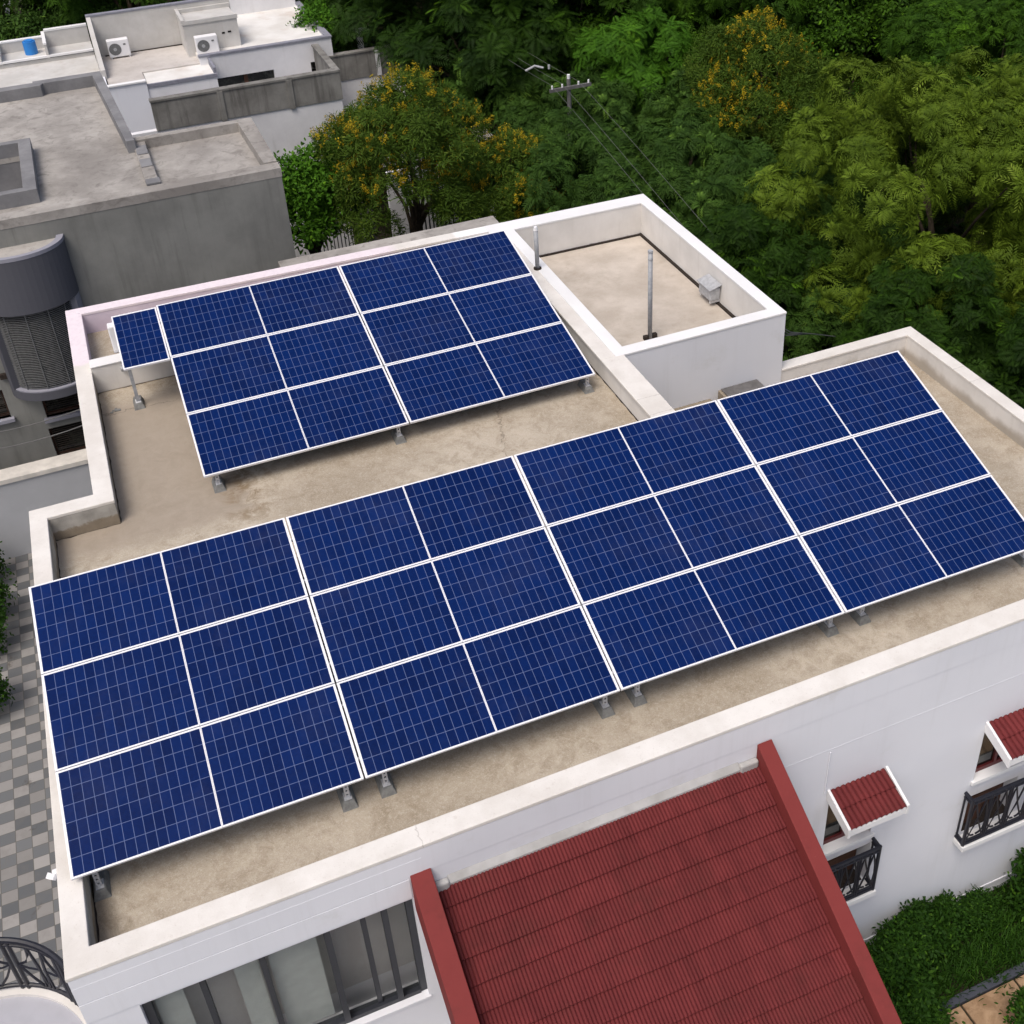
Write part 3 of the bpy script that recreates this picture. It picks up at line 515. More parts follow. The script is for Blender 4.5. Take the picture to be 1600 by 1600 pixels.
for nm, org, wd, tl, ys in (("front", (0, 0, 0), 15.9, t1, (.35, 1.2, 1.9, 2.7, 3.4, 4.2)), ("back", (2.0, 8.35, -.223), 9.4, t2, (.4, 1.4, 2.2, 3.2, 4.0, 4.9))):
    wd -= .1 if nm == "back" else 0; fr = thing("mounting_frame", f"steel rails carrying the {nm} solar array from below", "mounting frame", org)
    for v in ys:
        y = org[1] + v * math.cos(tl); z = org[2] + v * math.sin(tl); xs = org[0] + (.1 if nm == "front" else .12 if v > 3.5 else 1.1)
        dy = -.0108 * (1 if nm == "front" else 0)
        mb = MB(); x1 = org[0] + wd - .35; a = (xs, x1)
        mb.add([(xs + .03, y - .02, z - .10), (x1, y - .02 + dy * wd, z - .10), (x1, y + .02 + dy * wd, z - .10), (xs + .03, y + .02, z - .10), (xs + .03, y - .02, z - .055), (x1, y - .02 + dy * wd, z - .055), (x1, y + .02 + dy * wd, z - .055), (xs + .03, y + .02, z - .055)],
               [(3, 2, 1, 0), (4, 5, 6, 7), (0, 1, 5, 4), (1, 2, 6, 5), (2, 3, 7, 6), (3, 0, 4, 7)])
        obj("rail", mb, "galvanised_steel", fr)

# ------------------------------------------------------------------ small things on the roof
o = thing("roof_pipe", "tall grey steel pipe standing on the sunken tower floor", "pipe", (13.62, 10.45, -1.114), "grey steel pipes on the roof")
obj("tube", MB().tube([(13.62, 10.45, -1.11), (13.62, 10.45, 1.17)], .055, 14), "pipe_steel", o, smooth=True)
obj("cap", MB().tube([(13.62, 10.45, 1.17), (13.62, 10.45, 1.22)], .062, 14).tube([(13.62, 10.45, .98), (13.62, 10.45, 1.02)], .06, 14), "lamp_grey", o)
obj("foot", MB().box(13.45, 13.57, 10.38, 10.5, -1.114, -1.0).box(13.67, 13.8, 10.4, 10.5, -1.114, -.99), "rust_shade_dark", o, bevel=.02)
o = thing("roof_pipe", "shorter grey steel pipe with white cap standing on the dividing coping beside the panels", "pipe", (11.92, 13.25, PZ), "grey steel pipes on the roof")
obj("tube", MB().tube([(11.92, 13.25, PZ), (11.92, 13.25, .9)], .055, 14), "pipe_steel", o, smooth=True)
obj("cap", MB().tube([(11.92, 13.25, .9), (11.92, 13.25, .99)], .062, 14, .045), "plastic_white", o)
obj("foot", MB().tube([(11.92, 13.25, PZ), (11.92, 13.25, PZ + .03)], .1, 12), "rust_shade_dark", o)
o = thing("junction_box", "grey weathered electrical box bracketed to the inner face of the tower parapet", "junction box", (15.8, 11.4, -1.0))
obj("housing", MB().box(15.6, 15.88, 11.1, 11.7, -.95, -.62), "lamp_grey", o, bevel=.03)
obj("hood", MB().add([(15.56, 11.07, -.62), (15.89, 11.07, -.52), (15.89, 11.73, -.52), (15.56, 11.73, -.62), (15.56, 11.07, -.64), (15.89, 11.07, -.55), (15.89, 11.73, -.55), (15.56, 11.73, -.64)], [(0, 3, 2, 1), (4, 5, 6, 7), (0, 1, 5, 4), (1, 2, 6, 5), (2, 3, 7, 6), (3, 0, 4, 7)]), "lamp_grey", o)
obj("bracket", MB().box(15.62, 15.9, 11.14, 11.18, -1.02, -.95).box(15.62, 15.9, 11.62, 11.66, -1.02, -.95).tube([(15.86, 11.8, -.7), (15.87, 11.95, -.9), (15.87, 11.95, -1.1)], .015, 6), "galvanised_steel", o)
o = thing("inverter_box", "white box behind the narrow solar panel on the lilac recess", "electrical box", (2.1, 13.8, -.1))
obj("housing", MB().box(1.86, 2.5, 13.62, 13.85, -.06, .62), "plastic_white", o, bevel=.03)
obj("cable_gland", MB().tube([(2.0, 13.7, -.08), (2.0, 13.7, -.06)], .03, 8), "lamp_grey", o)
tag(obj("drain_spout", MB().tube([(1.95, 13.215, -.2), (1.95, 13.1, -.22)], .045, 10), "lamp_grey"), "small round drain spout on the white partition wall below the narrow panel", "drain spout")
rb = MB()
for i in range(9): a = rs.uniform(0, 6.28); r_ = rs.uniform(0, .12); s_ = rs.uniform(.02, .05); x, y = 1.62 + r_ * math.cos(a), 12.3 + r_ * math.sin(a); rb.box(x - s_, x + s_, y - s_ * .8, y + s_ * .8, FZ, FZ + s_ * .6)
tag(obj("mortar_lump", rb, "block_concrete", bevel=.008), "pale lump of spilled mortar on the roof near the partition wall corner", "rubble")

# ------------------------------------------------------------------ left boundary wall and grey neighbour house
t = thing("boundary_wall", "smooth grey boundary wall with cream coping behind the chequered courtyard", "wall", (-2, 18, GZ))
obj("wall_panel", MB().box(-9, .9, 18.0, 18.25, GZ, -5.55), M["greyp2"] if "greyp2" in M else plain("boundary_paint", (.40, .41, .43), .8, .25, 0, .1, .8), t)
obj("coping", MB().box(-9.02, .95, 17.95, 18.5, -5.55, -5.4), plain("cream_coping", (.62, .59, .54), .9, .2, 0, .25, 2), t, bevel=.012)
t = thing("boundary_wall", "dark concrete garden wall with flat coping just behind the back parapet", "wall", (9, 18, GZ))
obj("wall_panel", MB().box(6.4, 12.55, 17.7, 18.35, GZ, -1.25), "grey", t)
obj("coping", MB().box(6.38, 12.62, 17.6, 18.5, -1.25, -1.05), "oldroof", t, bevel=.015)

G = thing("grey_house", "dark grey rendered house with flat concrete roof and a rounded bay", "house", (2, 24, GZ))
YG = 20.0
gf = MB().wall(-6, 7.1, GZ, .9, YG, YG + .3, [(-.55, 1.4, -5.05, -4.03), (-.62, 1.4, -6.45, -5.42), (-2.6, -1.42, -4.75, -3.85)])
gf.extr([(-6, YG + .3), (7.1, YG + .3), (7.1, 24.2), (3.5, 24.2), (3.28, 30.4), (-6, 30.4)], GZ, .80, top=False)
obj("wall", gf, "grey", G)
obj("roof", MB().extr([(3.6, YG + .45), (3.6, 23.4), (3.25, 30.3), (-6, 30.3), (-6, 24.75), (.56, 24.75), (.56, 21.2), (-6, 21.2), (-6, YG + .45)], .7, .85).box(-6, 7.12, YG - .01, YG + .45, .7, .95), "oldroof", G)
obj("terrace_floor", MB().box(3.6, 6.75, YG + .45, 23.95, .5, .70), "oldroof", G)
obj("terrace_kerb", MB().box(3.6, 3.94, YG + .45, 23.95, .70, .93), "oldroof", G)
obj("parapet", MB().extr([(3.42, 23.4), (3.66, 23.4), (3.32, 30.45), (1.2, 30.45), (1.2, 30.3), (-6, 30.3), (-6, 29.9), (1.42, 29.9), (1.5, 30.08), (3.05, 30.08)], .85, 1.22), "greyp", G, bevel=.01)
obj("terrace_parapet", MB().extr([(7.11, YG + .45), (7.11, 24.22), (3.5, 24.22), (3.66, 23.4), (3.7, 23.95), (6.66, 23.95), (6.74, YG + .45)], .6, 1.0), "oldroof", G, bevel=.01)
for b in ((3.62, 3.93, 22.9, 23.6, .93, .96), (3.62, 3.93, 21.9, 22.5, .93, .96), (3.6, 3.98, 20.5, 20.85, .93, 1.0)): obj("duct_cover", MB().box(*b), "greyp", G, bevel=.015)
sk = obj("stair_well", MB().extr([(-6, 20.95), (.9, 20.95), (.9, 25.0), (-6, 25.0), (-6, 24.75), (.56, 24.75), (.56, 21.2), (-6, 21.2)], .85, 1.25), "greyp", G, bevel=.01)
obj("well_floor", MB().box(-6, .56, 21.2, 24.75, -.5, -.3), "greyp", sk); obj("well_wall", MB().box(-6, .7, 24.76, 24.9, -.4, .85).box(.565, .7, 21.2, 24.76, -.4, .85), "greyp", sk)
bay = lambda r, a0=180, a1=360, n=24, cx=.02: [(cx + r * math.cos(R(a0 + (a1 - a0) * i / n)), YG + .76 * r * math.sin(R(a0 + (a1 - a0) * i / n))) for i in range(n + 1)]
bo = obj("bay", MB().extr(bay(1.22), -1.35, .18, bottom=True), "bay", G, smooth=False)
obj("bay_rim", MB().extr(bay(1.23) + list(reversed(bay(1.05))), .18, .28), "bayrim", bo)
obj("bay_roof", MB().extr(bay(1.06), .18, .2), "oldroof", bo)
obj("bay_sill", MB().extr(bay(1.2), -4.0, -3.75, bottom=True), "bay", bo)
obj("bay_sill_top", MB().extr(bay(1.16), -3.75, -3.72), "bayrim", bo)
for a0, a1 in ((180, 205), (335, 360)): obj("bay_jamb", MB().extr(bay(1.2, a0, a1, 5) + list(reversed(bay(1.0, a0, a1, 5))), -3.75, -1.35), "bayrim" if a0 > 200 else "bay", bo)
obj("bay_glass", MB().extr(bay(.9), -3.75, -1.35), "darkglass", bo)
lv = MB()
for i in range(44): z = -3.68 + i * .053; lv.extr(bay(1.04, 204, 336, 14) + list(reversed(bay(1.01, 204, 336, 14))), z, z + .014, bottom=True)
for a in (225, 258, 290, 318): p = bay(1.05, a, a + 1, 1)[0]; lv.tube([(p[0], p[1], -3.72), (p[0], p[1], -1.36)], .014, 5)
obj("bay_louvres", lv, "fan_grey", bo)
for x0, x1, z0, z1 in ((-.55, 1.4, -5.05, -4.03), (-.62, 1.4, -6.45, -5.42), (-2.6, -1.42, -4.75, -3.85)):
    w = obj("window", MB().box(x0, x1, YG + .14, YG + .2, z0, z0 + .06).box(x0, x1, YG + .14, YG + .2, z1 - .06, z1).box(x0, x0 + .06, YG + .14, YG + .2, z0 + .06, z1 - .06).box(x1 - .06, x1, YG + .14, YG + .2, z0 + .06, z1 - .06).box((x0 + x1) / 2 - .03, (x0 + x1) / 2 + .03, YG + .14, YG + .2, z0 + .06, z1 - .06), "wood_brown", G)
    obj("pane", MB().box(x0 + .06, x1 - .06, YG + .22, YG + .24, z0 + .06, z1 - .06), "darkglass", w)
    obj("window_sill", MB().box(x0 - .08, x1 + .08, YG - .12, YG + .14, z0 - .12, z0), "bayrim", w, bevel=.01)
    gr_ = MB()
    for i in range(14): z = z0 + .08 + i * (z1 - z0 - .14) / 13; gr_.box(x0 + .02, x1 - .02, YG + .06, YG + .075, z, z + .012)
    obj("grille", gr_, "rust_shade_dark", w)
obj("wall_lamp", MB().box(-1.35, -1.1, YG - .1, YG, -3.5, -3.35), "rust_shade_dark", G)
for i, (za, zb) in enumerate(((-4.28, -4.2), (-4.62, -4.5))):
    pts = [(-4 + 6 * k / 12, 19.2 - .3 * i, za - .45 + (zb - za) * 0 + .45 * (2 * k / 12 - 1) ** 2 + .10 * k / 12) for k in range(13)]
    tag(obj("overhead_cable", MB().tube(pts, .016, 6), "wire"), ("upper", "lower")[i] + " of two pale cables sagging across the grey house's lower windows", "cable", "cables in front of the grey house")

# ------------------------------------------------------------------ far white house
F = thing("old_white_house", "weathered white flat-roofed house with air conditioners beyond the grey house", "house", (8, 42, GZ))
obj("wall", MB().wall(7.45, 13.07, GZ, -1.7, 40.0, 40.25, [(8.0, 10.42, -3.35, -2.68), (12.03, 12.88, -3.3, -2.63)]).box(7.45, 13.07, 40.6, 46.2, GZ, -1.95).box(12.86, 13.07, 40.25, 46.2, -1.95, -1.7).box(7.45, 12.86, 46.0, 46.2, -1.95, -1.0), "oldwhite", F)
obj("coping", MB().extr([(7.42, 39.96), (13.1, 39.96), (13.1, 46.2), (12.84, 46.2), (12.84, 40.22), (7.42, 40.22)], -1.7, -1.62, bottom=True), "blue_grey_trim", F)
obj("roof", MB().box(7.45, 12.86, 40.25, 46.0, -1.95, -1.80), "tarp", F)
for x0, x1, z0, z1 in ((8.0, 10.42, -3.35, -2.68), (12.03, 12.88, -3.3, -2.63)):
    w = obj("window", MB().box((x0 + x1) / 2 - .08, (x0 + x1) / 2 + .08, 40.12, 40.2, z0, z1).box(x0, x1, 40.12, 40.2, z0, z0 + .05), "wood_brown", F); obj("pane", MB().box(x0, x1, 40.22, 40.24, z0, z1), "darkglass", w)
obj("low_block", MB().box(5.08, 7.85, 38.5, 40.2, GZ, -2.1), "oldwhite", F)
obj("low_block_roof", MB().box(5.12, 7.8, 38.55, 40.2, -2.1, -2.03), "tarp", F)
obj("low_block_coping", MB().box(5.05, 7.88, 38.46, 38.56, -2.12, -1.98).box(7.78, 7.88, 38.56, 40.0, -2.12, -1.75), "blue_grey_trim", F)
obj("stair_block", MB().box(7.16, 9.42, 41.2, 43.2, -2.9, -.62).box(7.12, 7.26, 41.16, 43.24, -.62, -.42).box(7.26, 9.46, 41.16, 41.3, -.62, -.46).box(7.26, 9.46, 43.1, 43.24, -.62, -.46), "beige", F)
obj("vent_hole", MB().box(8.7, 8.82, 41.185, 41.2, -1.2, -1.13).box(8.95, 9.09, 41.185, 41.2, -1.18, -1.11), "dark_hole", F)
obj("back_block", MB().box(3.53, 9.5, 43.22, 43.42, -3.0, -.26).prism_x([(40.0, -3), (43.2, -3), (43.2, -.26), (42.2, -.9), (40.0, -1.6)], 3.5, 3.68), "beige", F)
obj("back_coping", MB().box(3.5, 9.5, 43.2, 43.46, -.26, -.19), "blue_grey_trim", F)
obj("crack_line", MB().box(3.9, 7.35, 43.17, 43.22, -1.99, -1.93), "rust_shade_dark", F)
obj("terrace", MB().box(3.66, 7.45, 40.2, 43.22, -3.2, -1.97).box(3.66, 5.08, 38.6, 40.2, -3.2, -1.97), "beigefloor", F)
obj("terrace_wall", MB().box(3.4, 5.07, 38.45, 38.6, GZ, -1.85).box(3.4, 3.6, 38.6, 40.0, GZ, -1.85), "wall", F)
obj("terrace_coping", MB().box(3.38, 5.07, 38.4, 38.64, -1.85, -1.79), "white", F)
obj("left_wing", MB().box(-7, 3.5, 44.5, 46.4, GZ, -2.05).box(-7, 3.5, 40.8, 44.5, GZ, -2.2).box(1.57, 1.67, 44.5, 46.4, -2.05, -1.45).box(-7, 1.57, 46.2, 46.4, -2.05, -1.6).box(1.67, 3.5, 46.2, 46.4, -2.05, -1.36).box(-.35, -.25, 44.5, 46.2, -2.05, -1.62), "beige", F)
obj("left_wing_coping", MB().box(1.55, 1.69, 44.45, 46.42, -1.45, -1.38).box(-7, 1.55, 46.18, 46.42, -1.6, -1.54).box(1.69, 3.5, 46.18, 46.42, -1.36, -1.28).box(-7, 3.5, 44.44, 44.6, -2.0, -1.92).box(-.37, -.23, 44.6, 46.18, -1.62, -1.57), "white", F)
tk = thing("water_tank", "bright blue plastic tank in the far left roof recess", "tank", (1.0, 45.5, -2.05))
obj("drum", MB().tube([(.98, 45.6, -2.05), (.98, 45.6, -1.5)], .27, 16), "blue_tank", tk, smooth=False)
obj("lid", MB().tube([(.98, 45.6, -1.5), (.98, 45.6, -1.45)], .2, 14), "blue_tank", tk)
for lab, x, y, z in (("on the left beige wall", 4.5, 42.6, -1.95), ("on the right beige stair block", 7.95, 40.7, -1.82)):
    k = 1 if "left" in lab else 1.05
    a = thing("air_conditioner", f"white outdoor air conditioner unit {lab} of the old white house", "air conditioner", (x, y, z), "outdoor air conditioner units")
    obj("casing", MB().box(x - .44 * k, x + .44 * k, y, y + .34, z + .04, z + .76), "plastic_white", a, bevel=.03)
    f_ = obj("fan_grille", MB().add([(x - .16 + .25 * math.cos(R(15 * i)), y - .012, z + .38 + .25 * math.sin(R(15 * i))) for i in range(24)], [tuple(reversed(range(24)))]), "fan_grey", a)
    obj("fan_hub", MB().tube([(x - .16, y - .03, z + .38), (x - .16, y - .015, z + .38)], .07, 12), "lamp_grey", f_)
    obj("badge", MB().box(x + .2, x + .3, y - .012, y, z + .52, z + .58), "fan_grey", a)
    obj("bracket", MB().box(x - .4, x - .34, y + .02, y + .38, z - .02, z + .04).box(x + .34, x + .4, y + .02, y + .38, z - .02, z + .04), "galvanised_steel", a)
# compound walls in front of it
t = thing("compound_wall", "streaked concrete parapet over a white wall in front of the old white house", "wall", (8.5, 36, GZ))
obj("wall_panel", MB().box(2.2, 12.35, 36.02, 36.3, GZ, -3.06).box(12.1, 12.35, 36.3, 40.0, GZ, -3.06), "oldwhite", t)
obj("parapet", MB().box(4.93, 12.4, 35.98, 36.25, -3.06, -1.92).box(12.2, 12.4, 36.25, 39.9, -3.06, -1.92), "streak", t)
obj("coping", MB().box(4.9, 12.43, 35.95, 36.3, -1.92, -1.84).box(12.15, 12.43, 36.3, 39.9, -1.92, -1.84), "streak", t)
for x in (7.45, 10.2): obj("pier", MB().box(x, x + .22, 35.93, 35.98, -3.1, -1.92), "streak", t)
t = thing("compound_wall", "streaked concrete parapet over a white wall reaching to the trees on the right", "wall", (14.5, 40, GZ))
obj("wall_panel", MB().box(12.4, 15.95, 40.02, 40.2, GZ, -3.66).box(15.93, 16.13, 34, 40.2, GZ, -4.3), "oldwhite", t)
obj("parapet", MB().box(12.41, 16.12, 39.98, 40.22, -3.66, -2.55), "streak", t)
obj("coping", MB().box(12.41, 16.16, 39.94, 40.28, -2.55, -2.48), "streak", t)
obj("pier", MB().box(14.9, 15.1, 39.92, 39.98, -3.66, -2.55), "oldwhite", t)
tag(obj("yard_post", MB().box(14.4, 14.65, 40.8, 41.0, GZ, -1.9).box(14.35, 15.2, 40.75, 41.1, -1.9, -1.8), "oldwhite"), "short white post with flat slab behind the right concrete parapet", "post")
# gate beyond the back wall
t = thing("garden_gate", "black iron gate of upright bars half hidden under the flowering tree", "gate", (10, 30, GZ))
gb_ = MB()
for i in range(15): x = 9.1 + i * .14; gb_.box(x, x + .035, 29.5, 29.53, GZ + .3, -4.6 + .25 * math.sin(i * math.pi / 14))
gb_.box(9.05, 11.1, 29.49, 29.54, GZ + .3, GZ + .36).box(9.05, 11.1, 29.49, 29.54, -5.1, -5.05)
obj("bars", gb_, "black_iron", t)
obj("backing_wall", MB().box(8.2, 11.0, 31.0, 31.2, GZ, -4.9), "oldwhite", t)
obj("gate_pier", MB().box(11.1, 11.55, 29.3, 29.7, GZ, -4.4), "grey", t, bevel=.02)
t = thing("garden_gate", "second black barred gate panel further right below the yellow flowers", "gate", (13, 30, GZ))
gb_ = MB()
for i in range(12): x = 12.9 + i * .16; gb_.box(x, x + .05, 29.5, 29.54, GZ + .3, -4.6)
obj("bars", gb_, "black_iron", t); obj("backing_wall", MB().box(12.6, 15.4, 31.0, 31.2, GZ, -4.5), "oldwhite", t)
cw = MB(); n = 14; pr_ = [(7.12, GZ), (8.55, GZ)] + [(8.55 - 1.35 * (i / n), -5.6 + 2.6 * (i / n) ** 1.9) for i in range(n + 1)] + [(7.12, -3.0)]
cw.add([(x, 22.3, z) for x, z in pr_] + [(x, 22.5, z) for x, z in pr_], [tuple(range(len(pr_))), tuple(reversed(range(len(pr_), 2 * len(pr_))))] + [(i, (i + 1) % len(pr_) , len(pr_) + (i + 1) % len(pr_), len(pr_) + i) for i in range(len(pr_))])
tag(obj("wing_wall", cw, "grey"), "grey wall sweeping down in a curve from the corner of the grey house", "wall")

# ------------------------------------------------------------------ pole and wires
t = thing("utility_pole", "grey concrete utility pole with a crossarm rising out of the greenery", "utility pole", (19.1, 28.0, GZ))
obj("shaft", MB().tube([(19.1, 28.0, GZ), (19.1, 28.0, -.95)], .11, 10, .075), "pole_concrete", t)
obj("crossarm", MB().box(18.3, 19.95, 27.86, 27.94, -1.32, -1.2), "pole_concrete", t)
ins = MB()
for x in (18.4, 18.8, 19.45, 19.85): ins.tube([(x, 27.9, -1.2), (x, 27.9, -1.08)], .035, 8)
obj("insulator", ins, "plastic_white", t); obj("pole_cap", MB().tube([(19.1, 28, -.95), (19.1, 28, -.8)], .06, 8), "plastic_white", t)
t = thing("line_fixture", "pale insulator cluster hanging on the wires behind the pole", "insulator", (18.6, 29.9, -.9))
obj("drum", MB().tube([(18.2, 30.0, -1.1), (18.5, 29.8, -.9), (18.8, 29.7, -1.0)], .045, 8), "lamp_grey", t); obj("knob", MB().tube([(18.95, 29.5, -1.0), (18.95, 29.5, -.85)], .05, 8), "lamp_grey", t)
for i, x in enumerate((18.4, 18.8, 19.45)):
    pts = [(x - .25 * (1 - k / 8), 46 - 18 * k / 8, -1.08 - .35 * (1 - (2 * k / 8 - 1) ** 2)) for k in range(9)] + [(x - .02 * k, 27.9 - 1.05 * k, -1.08 - .35 * (1 - (2 * k / 10 - 1) ** 2) - .016 * k * k) for k in range(1, 11)]
    tag(obj("power_line", MB().tube(pts, .006, 5), "wire"), ("power line strung from the left end of the crossarm", "power line from the inner left insulator of the crossarm", "power line from the inner right insulator of the crossarm", "power line strung from the right end of the crossarm")[i], "wire", "power lines over the trees")
t = thing("service_cable", "bundle of grey service cables running down from the tower's right corner", "cable", (16.25, 9.6, -1))
for i in range(3): obj("strand", MB().tube([(16.22, 9.2 + .1 * i, -.7), (17.2, 9.9 + .1 * i, -1.6 - .1 * i), (18.6, 11.0, -2.6), (20.5, 12.5, -4.0)], .016, 5), "wire", t)
sh = thing("low_shed", "low shed with weathered corrugated roof among the flowering trees", "shed", (16.5, 32, GZ))
obj("roof", MB().add([(15.6, 31.0, -4.2), (17.4, 31.0, -4.2), (17.0, 36.5, -3.7), (15.4, 36.5, -3.7)], [(0, 1, 2, 3)]).box(15.2, 18.0, 36.4, 36.6, -3.85, -3.65), "oldroof", sh)
obj("wall", MB().box(15.6, 17.0, 31.2, 36.2, GZ, -4.3), "oldwhite", sh)
br = thing("brick_shed", "small red brick shed with pale sheet roof at the far left", "shed", (-2, 66, GZ))
obj("wall", MB().box(-4.5, -.6, 62, 66, GZ, -4.8), "brick", br); obj("roof", MB().add([(-4.8, 61.7, -4.7), (-.3, 61.7, -4.75), (.4, 67.5, -3.9), (-4.8, 67.5, -3.9)], [(0, 1, 2, 3)]), "oldwhite", br)

# ------------------------------------------------------------------ foliage
rng = np.random.default_rng(11)
def strip(base, dirv, side, L, w, droop, fold=0.):            # one leaf of two quads
    b = np.array(base, float); d = np.array(dirv, float); s = np.array(side, float)
    m_ = b + d * L * .5 + np.array([0, 0, -droop * L * .2]); e = b + d * L + np.array([0, 0, -droop * L * .75])
    return np.array([b - s * w * .25, b + s * w * .25, m_ + s * w * .5, m_ - s * w * .5, e + s * w * .08, e - s * w * .08]), np.array([[0, 1, 2, 3], [3, 2, 4, 5]])
def unit(v): v = np.array(v, float); return v / (np.linalg.norm(v) + 1e-9)
class Tuft:
    def __init__(s): s.v = []; s.f = []; s.r = []; s.n = 0
    def add(s, v, f, r): s.v.append(v); s.f.append(f + s.n); s.n += len(v); s.r.append(np.full(len(f), r))
    def fin(s): return np.vstack(s.v), np.vstack(s.f), np.concatenate(s.r)
def t_olive():                                                # rosette of long narrow drooping leaves, radius about 1
    t = Tuft()
    for i in range(44):
        a = rng.uniform(0, 6.28); e = rng.uniform(-.35, 1.4); d = unit((math.cos(a) * math.cos(e), math.sin(a) * math.cos(e), math.sin(e)))
        s_ = unit(np.cross(d, (0, 0, 1)) + rng.normal(0, .25, 3)); t.add(*strip(d * .05, d, s_, rng.uniform(.6, 1.1), rng.uniform(.055, .09), rng.uniform(.3, .95)), rng.random())
    return t.fin()
def t_plume(nf=15, pairs=6):
    t = Tuft()
    for i in range(nf):
        a = 6.28 * i / nf + rng.uniform(-.5, .5); e = rng.uniform(-.2, 1.2); dr = rng.uniform(.5, 1.25); L = rng.uniform(.75, 1.1); r = rng.random()
        d = unit((math.cos(a) * math.cos(e), math.sin(a) * math.cos(e), math.sin(e))); s_ = unit(np.cross(d, (0, 0, 1)) + rng.normal(0, .1, 3))
        for k in range(pairs):
            q = (k + 1.6) / (pairs + 1.6); p = d * L * q + np.array([0, 0, -dr * L * q * q * .75]); tang = unit(d + np.array([0, 0, -dr * q * 1.5])); ll = .30 * L * (1.1 - .45 * q)
            for sg in (-1, 1):
                dd = unit(s_ * sg + tang * 1.0 + np.array([0, 0, -.2])); w = .075 * L
                t.add(np.array([p, p + dd * ll * .5 + tang * w * .5, p + dd * ll, p + dd * ll * .5 - tang * w * .5]), np.array([[0, 1, 2, 3]]), r * .7 + .3 * q)
    return t.fin()
def t_frond(nf=7, pairs=10, lw=.062):                         # spray of pinnate fronds
    t = Tuft()
    for i in range(nf):
        a = 6.28 * i / nf + rng.uniform(-.4, .4); e = rng.uniform(.05, .8); dr = rng.uniform(.35, .9); L = rng.uniform(.8, 1.2); r = rng.random()
        d = unit((math.cos(a) * math.cos(e), math.sin(a) * math.cos(e), math.sin(e))); s_ = unit(np.cross(d, (0, 0, 1)))
        for k in range(pairs):
            q = (k + 1.2) / (pairs + 1); p = d * L * q + np.array([0, 0, -dr * L * q * q * .7]); tang = unit(d + np.array([0, 0, -dr * q * 1.4])); ll = .34 * L * (math.sin(math.pi * (.12 + .84 * q)) ** .7)
            for sg in (-1, 1):
                dd = unit(s_ * sg + tang * .55 + np.array([0, 0, -.25])); w = lw * L
                v = np.array([p, p + dd * ll * .5 + tang * w * .5, p + dd * ll, p + dd * ll * .5 - tang * w * .5]); t.add(v, np.array([[0, 1, 2, 3]]), r * .8 + .2 * rng.random())
    return t.fin()
def t_broad(n=16, L=.34, w=.2):                               # clump of small oval leaves
    t = Tuft()
    for i in range(n):
        p = rng.normal(0, .36, 3); p[2] *= .6; d = unit(unit(p + np.array([0, 0, .15])) + rng.normal(0, .35, 3)); s_ = unit(np.cross(d, (0, 0, 1)) + rng.normal(0, .3, 3))
        t.add(*strip(p, d, s_, L * rng.uniform(.8, 1.3), w, rng.uniform(.1, .6)), rng.random())
    return t.fin()
def t_fine(n=30):                                             # fine feathery twigs
    t = Tuft()
    for i in range(n):
        a = rng.uniform(0, 6.28); e = rng.uniform(-.2, 1.3); d = unit((math.cos(a) * math.cos(e), math.sin(a) * math.cos(e), math.sin(e))); p = d * rng.uniform(.05, .6)
        s_ = unit(np.cross(d, (0, 0, 1)) + rng.normal(0, .4, 3)); t.add(*strip(p, unit(d + rng.normal(0, .4, 3)), s_, rng.uniform(.3, .5), .085, .3), rng.random())
    return t.fin()
def t_flower(n=18):
    t = Tuft()
    for i in range(n):
        p = np.array([rng.normal(0, .16), rng.normal(0, .16), rng.uniform(0, .75)]); p[:2] *= (1.1 - p[2]); d = unit(rng.normal(0, 1, 3) + np.array([0, 0, .6])); s_ = unit(np.cross(d, (.3, .2, 1)))
        t.add(*strip(p, d, s_, .16, .13, .1), rng.random())
    return t.fin()
def t_grass(n=26):
    t = Tuft()
    for i in range(n):
        a = rng.uniform(0, 6.28); d = unit((math.cos(a) * .5, math.sin(a) * .5, 1)); p = np.array([rng.normal(0, .35), rng.normal(0, .35), 0]); t.add(*strip(p, d, unit((-math.sin(a), math.cos(a), 0)), rng.uniform(.5, 1), .05, .5), rng.random())
    return t.fin()
TF = {"plume": [t_plume() for _ in range(5)], "olive": [t_olive() for _ in range(4)], "fern": [t_frond() for _ in range(4)], "broad": [t_broad() for _ in range(4)], "fine": [t_fine() for _ in range(4)], "flower": [t_flower() for _ in range(3)], "grass": [t_grass() for _ in range(3)],
      "longfern": [t_frond(5, 17, .04) for _ in range(3)]}
def scatter(kind, P, N, S, tiltmix=.6):                        # tufts at P, axis leaning to N, sizes S
    V, F_, Rr, o = [], [], [], 0; tf = TF[kind]
    for p, n_, s in zip(P, N, S):
        v, f, r = tf[rng.integers(len(tf))]; z = unit(np.array(n_) * tiltmix + np.array([0, 0, 1 - tiltmix]) + rng.normal(0, .12, 3)); x = unit(np.cross(z, rng.normal(0, 1, 3))); y = np.cross(z, x)
        V.append(v @ np.array([x, y, z]) * s + p); F_.append(f + o); o += len(v); Rr.append(np.clip(r * .45 + rng.random() ** 1.4 * .55, 0, 1))
    return np.vstack(V), np.vstack(F_), np.concatenate(Rr)
def fast_mesh(name, V, F_, Rr):
    me = bpy.data.meshes.new(name); me.vertices.add(len(V)); me.vertices.foreach_set("co", V.astype(np.float32).ravel())
    me.loops.add(F_.size); me.loops.foreach_set("vertex_index", F_.astype(np.int32).ravel()); me.polygons.add(len(F_)); me.polygons.foreach_set("loop_start", np.arange(0, F_.size, F_.shape[1], dtype=np.int32))
    me.update(calc_edges=True); a = me.attributes.new("rnd", 'FLOAT', 'FACE'); a.data.foreach_set("value", Rr.astype(np.float32)); return me
